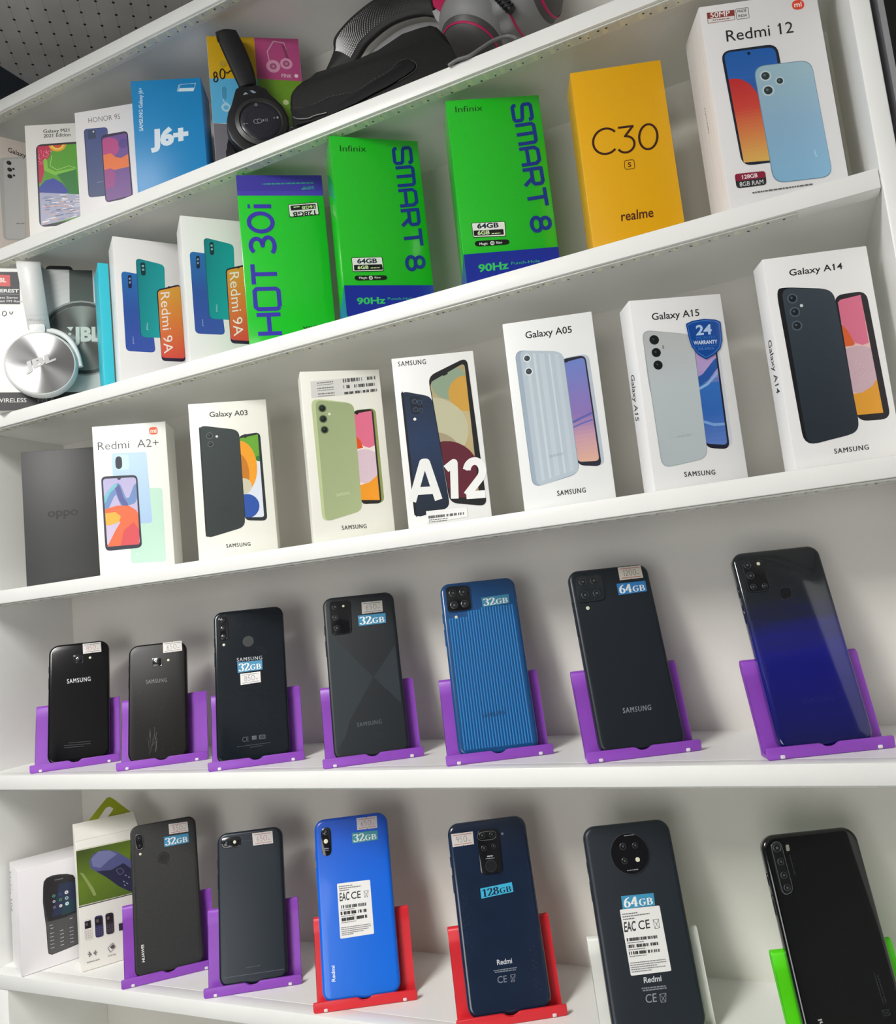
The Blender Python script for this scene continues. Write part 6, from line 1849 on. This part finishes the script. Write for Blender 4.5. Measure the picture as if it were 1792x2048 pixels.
st = spline([(15.1, 26.5), (29.8, 23.0), (42.3, 23.5), (57.1, 25.0), (74.0, 23.6), (90.5, 21.3), (106.4, 26.4), (126.7, 30.8), (138.9, 37.4), (146.9, 37.6)], 9)
for a, b in list(zip(st, st[1:]))[::2]:
    P.L('#57575a', 0.35, [a, b], cap=False)
st = spline([(152.3, 34.9), (157.2, 29.8), (157.8, 25.0), (153.0, 20.8), (136.6, 16.1)], 8)
P.L('#4a4a4c', 0.4, st)
P.build('stitching', M_INK, cs)
bm = bmesh.new()
zp = spline([(15.9, 14.6), (21.1, 10.6), (33.3, 7.4), (40.7, 8.0), (55.3, 6.8)], 5)
tube(bm, [(x / 1000, y / 1000, 0.003) for x, y in zp], 0.001, 8)
obj('zip', bm, mat('dark_zip_metal', (0.12, 0.12, 0.12), 0.35, 0.7), cs, 60)

# grey and pink headset lying behind
M_GR = mat('grey_headset_plastic', (0.24, 0.24, 0.24), 0.5)
M_LG = mat('light_grey_plastic', (0.42, 0.42, 0.42), 0.45)
M_PK = mat('magenta_plastic', '#c21f5a', 0.35)
M_DK = mat('dark_grey_plastic', (0.07, 0.065, 0.066), 0.45)
hs = thing('gaming_headset', 'grey and magenta headset with a black mesh headband, lying behind the black pouch', 'headset', face_matrix((-0.4, 0.079, 0.6641), 0.0349, 0.0), 'headphones on display')
lo = [(-10.2, 115.6), (-2.0, 126.9), (3.4, 136.6), (3.8, 145.6), (6.1, 151.9), (13.7, 158.7), (26.9, 166.5), (44.0, 173.3), (60.5, 177.6), (79.3, 179.4), (104.7, 174.5), (133.7, 161.1)]
li = [(7.0, 107.8), (18.1, 108.9), (30.8, 113.1), (38.2, 119.3), (45.7, 126.7), (54.2, 131.1), (65.3, 135.7), (77.4, 138.6), (90.4, 139.1), (103.2, 137.7), (116.7, 134.1), (130.9, 126.5)]
lo, li = [(x, min(y, 178)) for x, y in lo], [(x, min(y, 172)) for x, y in li]
a_, b_ = spline(lo, 4), spline(li, 4)
bm = bmesh.new()
vr = []
for p, q_ in zip(a_, b_):
    vr.append([bm.verts.new((p[0] / 1000 * (1 - t_) + q_[0] / 1000 * t_, p[1] / 1000 * (1 - t_) + q_[1] / 1000 * t_, 0.006 * math.sin(PI * t_))) for t_ in (0, 0.08, 0.25, 0.5, 0.75, 0.92, 1)])
for r0, r1 in zip(vr, vr[1:]):
    for i in range(6):
        bm.faces.new((r0[i], r0[i + 1], r1[i + 1], r1[i]))
o = obj('mesh_headband', bm, mat('black_mesh_fabric', (0.008, 0.008, 0.008), 0.6), hs, 60)
md = o.modifiers.new('thickness', 'SOLIDIFY')
md.thickness = 0.006
md.offset = -1
P = Print()
P.z = 6.6
ns = len(a_)
for k in range(0, 64):
    s = 8 + k * (ns - 12) / 64
    i = int(s); f_ = s - i
    if i + 1 >= ns:
        break
    p = Vector(a_[i]) * (1 - f_) + Vector(a_[i + 1]) * f_
    q_ = Vector(b_[i]) * (1 - f_) + Vector(b_[i + 1]) * f_
    for j in range(11):
        t_ = 0.16 + (j + (0.5 if k % 2 else 0)) * 0.065
        if t_ > 0.84:
            continue
        g_ = p * (1 - t_) + q_ * t_
        b = len(P.v)
        rr = 0.82 - 0.42 * k / 64
        zz = 0.0064 * math.sin(PI * t_) + 0.0004
        P.v += [((g_.x + rr * math.cos(x_)) / 1000, (g_.y + rr * 1.25 * math.sin(x_)) / 1000, zz) for x_ in (0, 1.05, 2.09, 3.14, 4.19, 5.24)]
        P.f.append(list(range(b, b + 6)))
        v_ = max(0.05, 0.85 - 1.1 * k / 64)
        P.c.append((v_, v_, v_))
P.build('mesh_holes', M_INK, hs)
bm = bmesh.new()
ia = spline([(7.6, 112.8), (18.8, 115.1), (32.5, 116.3), (47.0, 126.2), (63.5, 131.9), (87.7, 137.6), (113.1, 135.6), (133.4, 126.2)], 4)
ib = spline([(11.5, 98.4), (27.8, 97.5), (41.4, 98.9), (57.6, 101.7), (77.5, 104.2), (97.1, 106.7), (115.0, 107.3), (137.1, 104.8)], 4)
rows = [[bm.verts.new((p[0] / 1000, p[1] / 1000, -0.014)), bm.verts.new((q_[0] / 1000, q_[1] / 1000, -0.014))] for p, q_ in zip(ia, ib)]
for r0, r1 in zip(rows, rows[1:]):
    bm.faces.new((r0[0], r0[1], r1[1], r1[0]))
o = obj('inner_band', bm, M_LG, hs, 60)
md = o.modifiers.new('thickness', 'SOLIDIFY')
md.thickness = 0.004
plate('yoke', [(131.2, 155.8), (156.6, 145.2), (153.2, 131.8), (148.7, 114.4), (145.0, 119.0), (137.4, 128.3), (132.1, 136.7)], -0.006, 0.006, M_PK, hs, 0.002)
plate('bracket', [(131.2, 128.3), (137.5, 129.2), (143.8, 119.5), (146.2, 114.2), (138.8, 108.8), (134.8, 116.9)], -0.004, 0.009, M_LG, hs, 0.0015)
plate('bracket_clip', [(140.3, 111.0), (147.0, 115.1), (149.2, 111.1), (147.7, 100.6), (145.3, 90.5), (152.4, 78.0), (150.8, 74.9), (148.6, 77.0), (144.9, 87.0), (141.2, 97.0), (138.5, 105.5)], 0.0, 0.006, M_BLK, hs, 0.0012)
plate('cable_guard', [(151.8, 78.2), (162.2, 68.7), (154.9, 68.5), (149.1, 70.1), (148.4, 74.6)], 0.0, 0.005, M_LG, hs, 0.001)

def ear_cup(c, z, axis, R):
    a = Vector(axis).normalized()
    x = a.cross(Vector((0, 0, 1))).normalized()
    y = a.cross(x)
    Mx = Matrix(((x.x, y.x, a.x, c[0] / 1000), (x.y, y.y, a.y, c[1] / 1000), (x.z, y.z, a.z, z), (0, 0, 0, 1)))
    def part(name, prof, m, wr=0.0, seg=56):
        bm = bmesh.new()
        lathe(bm, prof, seg)
        if wr:
            for v in bm.verts:
                r = math.hypot(v.co.x, v.co.y)
                if r > 0.01:
                    k = 1 + wr * math.sin(13 * math.atan2(v.co.y, v.co.x)) * (0.5 + 0.5 * math.sin(v.co.z * 900))
                    v.co.x *= k
                    v.co.y *= k
        o = obj(name, bm, m, hs, 50)
        o.matrix_local = Mx
        return o
    part('ear_cup_shell', [(R * 0.80, -0.022), (R * 0.92, -0.016), (R * 0.99, -0.006), (R, 0.0), (R * 0.97, 0.006)], M_GR)
    part('ear_cup_cap', [(0, -0.040), (R * 0.45, -0.038), (R * 0.70, -0.031), (R * 0.80, -0.0215)], M_DK)
    part('trim_ring', [(R * 1.0, 0.001), (R * 1.02, 0.0022), (R * 1.0, 0.0036), (R * 0.97, 0.0036)], M_PK)
    part('cap_stripe', [(R * 0.725, -0.0302), (R * 0.75, -0.0292), (R * 0.735, -0.0272), (R * 0.70, -0.0285)], M_PK)
    part('ear_cushion', [(R * 0.95, 0.004), (R * 1.0, 0.009), (R * 1.0, 0.016), (R * 0.9, 0.024), (R * 0.6, 0.027), (0, 0.022)], M_GR, 0.035, 120)
ear_cup(*[(178.9, 96.8), (178.9, 96.8)][:1], 0.0, (0.33, 0.90, -0.26), 0.043)
ear_cup(*[(231.8, 105.6), (231.8, 105.6)][:1], 0.004, (-0.97, 0.06, -0.22), 0.042)
bm = bmesh.new()
cb = spline([(188.9, 129.0), (200.9, 117.2), (207.1, 104.4), (213.0, 90.0), (219.2, 78.0), (226.4, 66.1)], 6)
tube(bm, [(x / 1000, y / 1000, 0.042) for x, y in cb], 0.0045, 10)
for k in range(0, len(cb) - 1, 2):
    x, y = cb[k]
    bx(bm, x / 1000 - 0.0052, x / 1000 + 0.0052, y / 1000 - 0.001, y / 1000 + 0.001, 0.038, 0.0470, 0.0006, 1)
obj('strain_relief', bm, M_BLK, hs, 60)
bm = bmesh.new()
jk = [(173.8, 117.7), (176.9, 123.0), (181.3, 129.9)]
tube(bm, [(x / 1000, y / 1000, 0.046) for x, y in jk], 0.0017, 12)
obj('audio_jack', bm, mat('gold_plating', (0.62, 0.48, 0.16), 0.25, 1.0), hs, 60)
bm = bmesh.new()
cab = spline([(-0.2291, -0.0025, 2.0133), (-0.2194, -0.003, 2.0149), (-0.2076, -0.002, 2.0148), (-0.1974, 0.002, 2.0204), (-0.1846, 0.008, 2.0282), (-0.1728, 0.012, 2.0304), (-0.1657, 0.01, 2.0255), (-0.1599, 0.004, 2.0163)], 8)
tube(bm, cab, 0.0017, 10)
bm.transform(hs.matrix_world.inverted())
obj('cable', bm, mat('grey_cable', (0.16, 0.16, 0.16), 0.45), hs, 60)
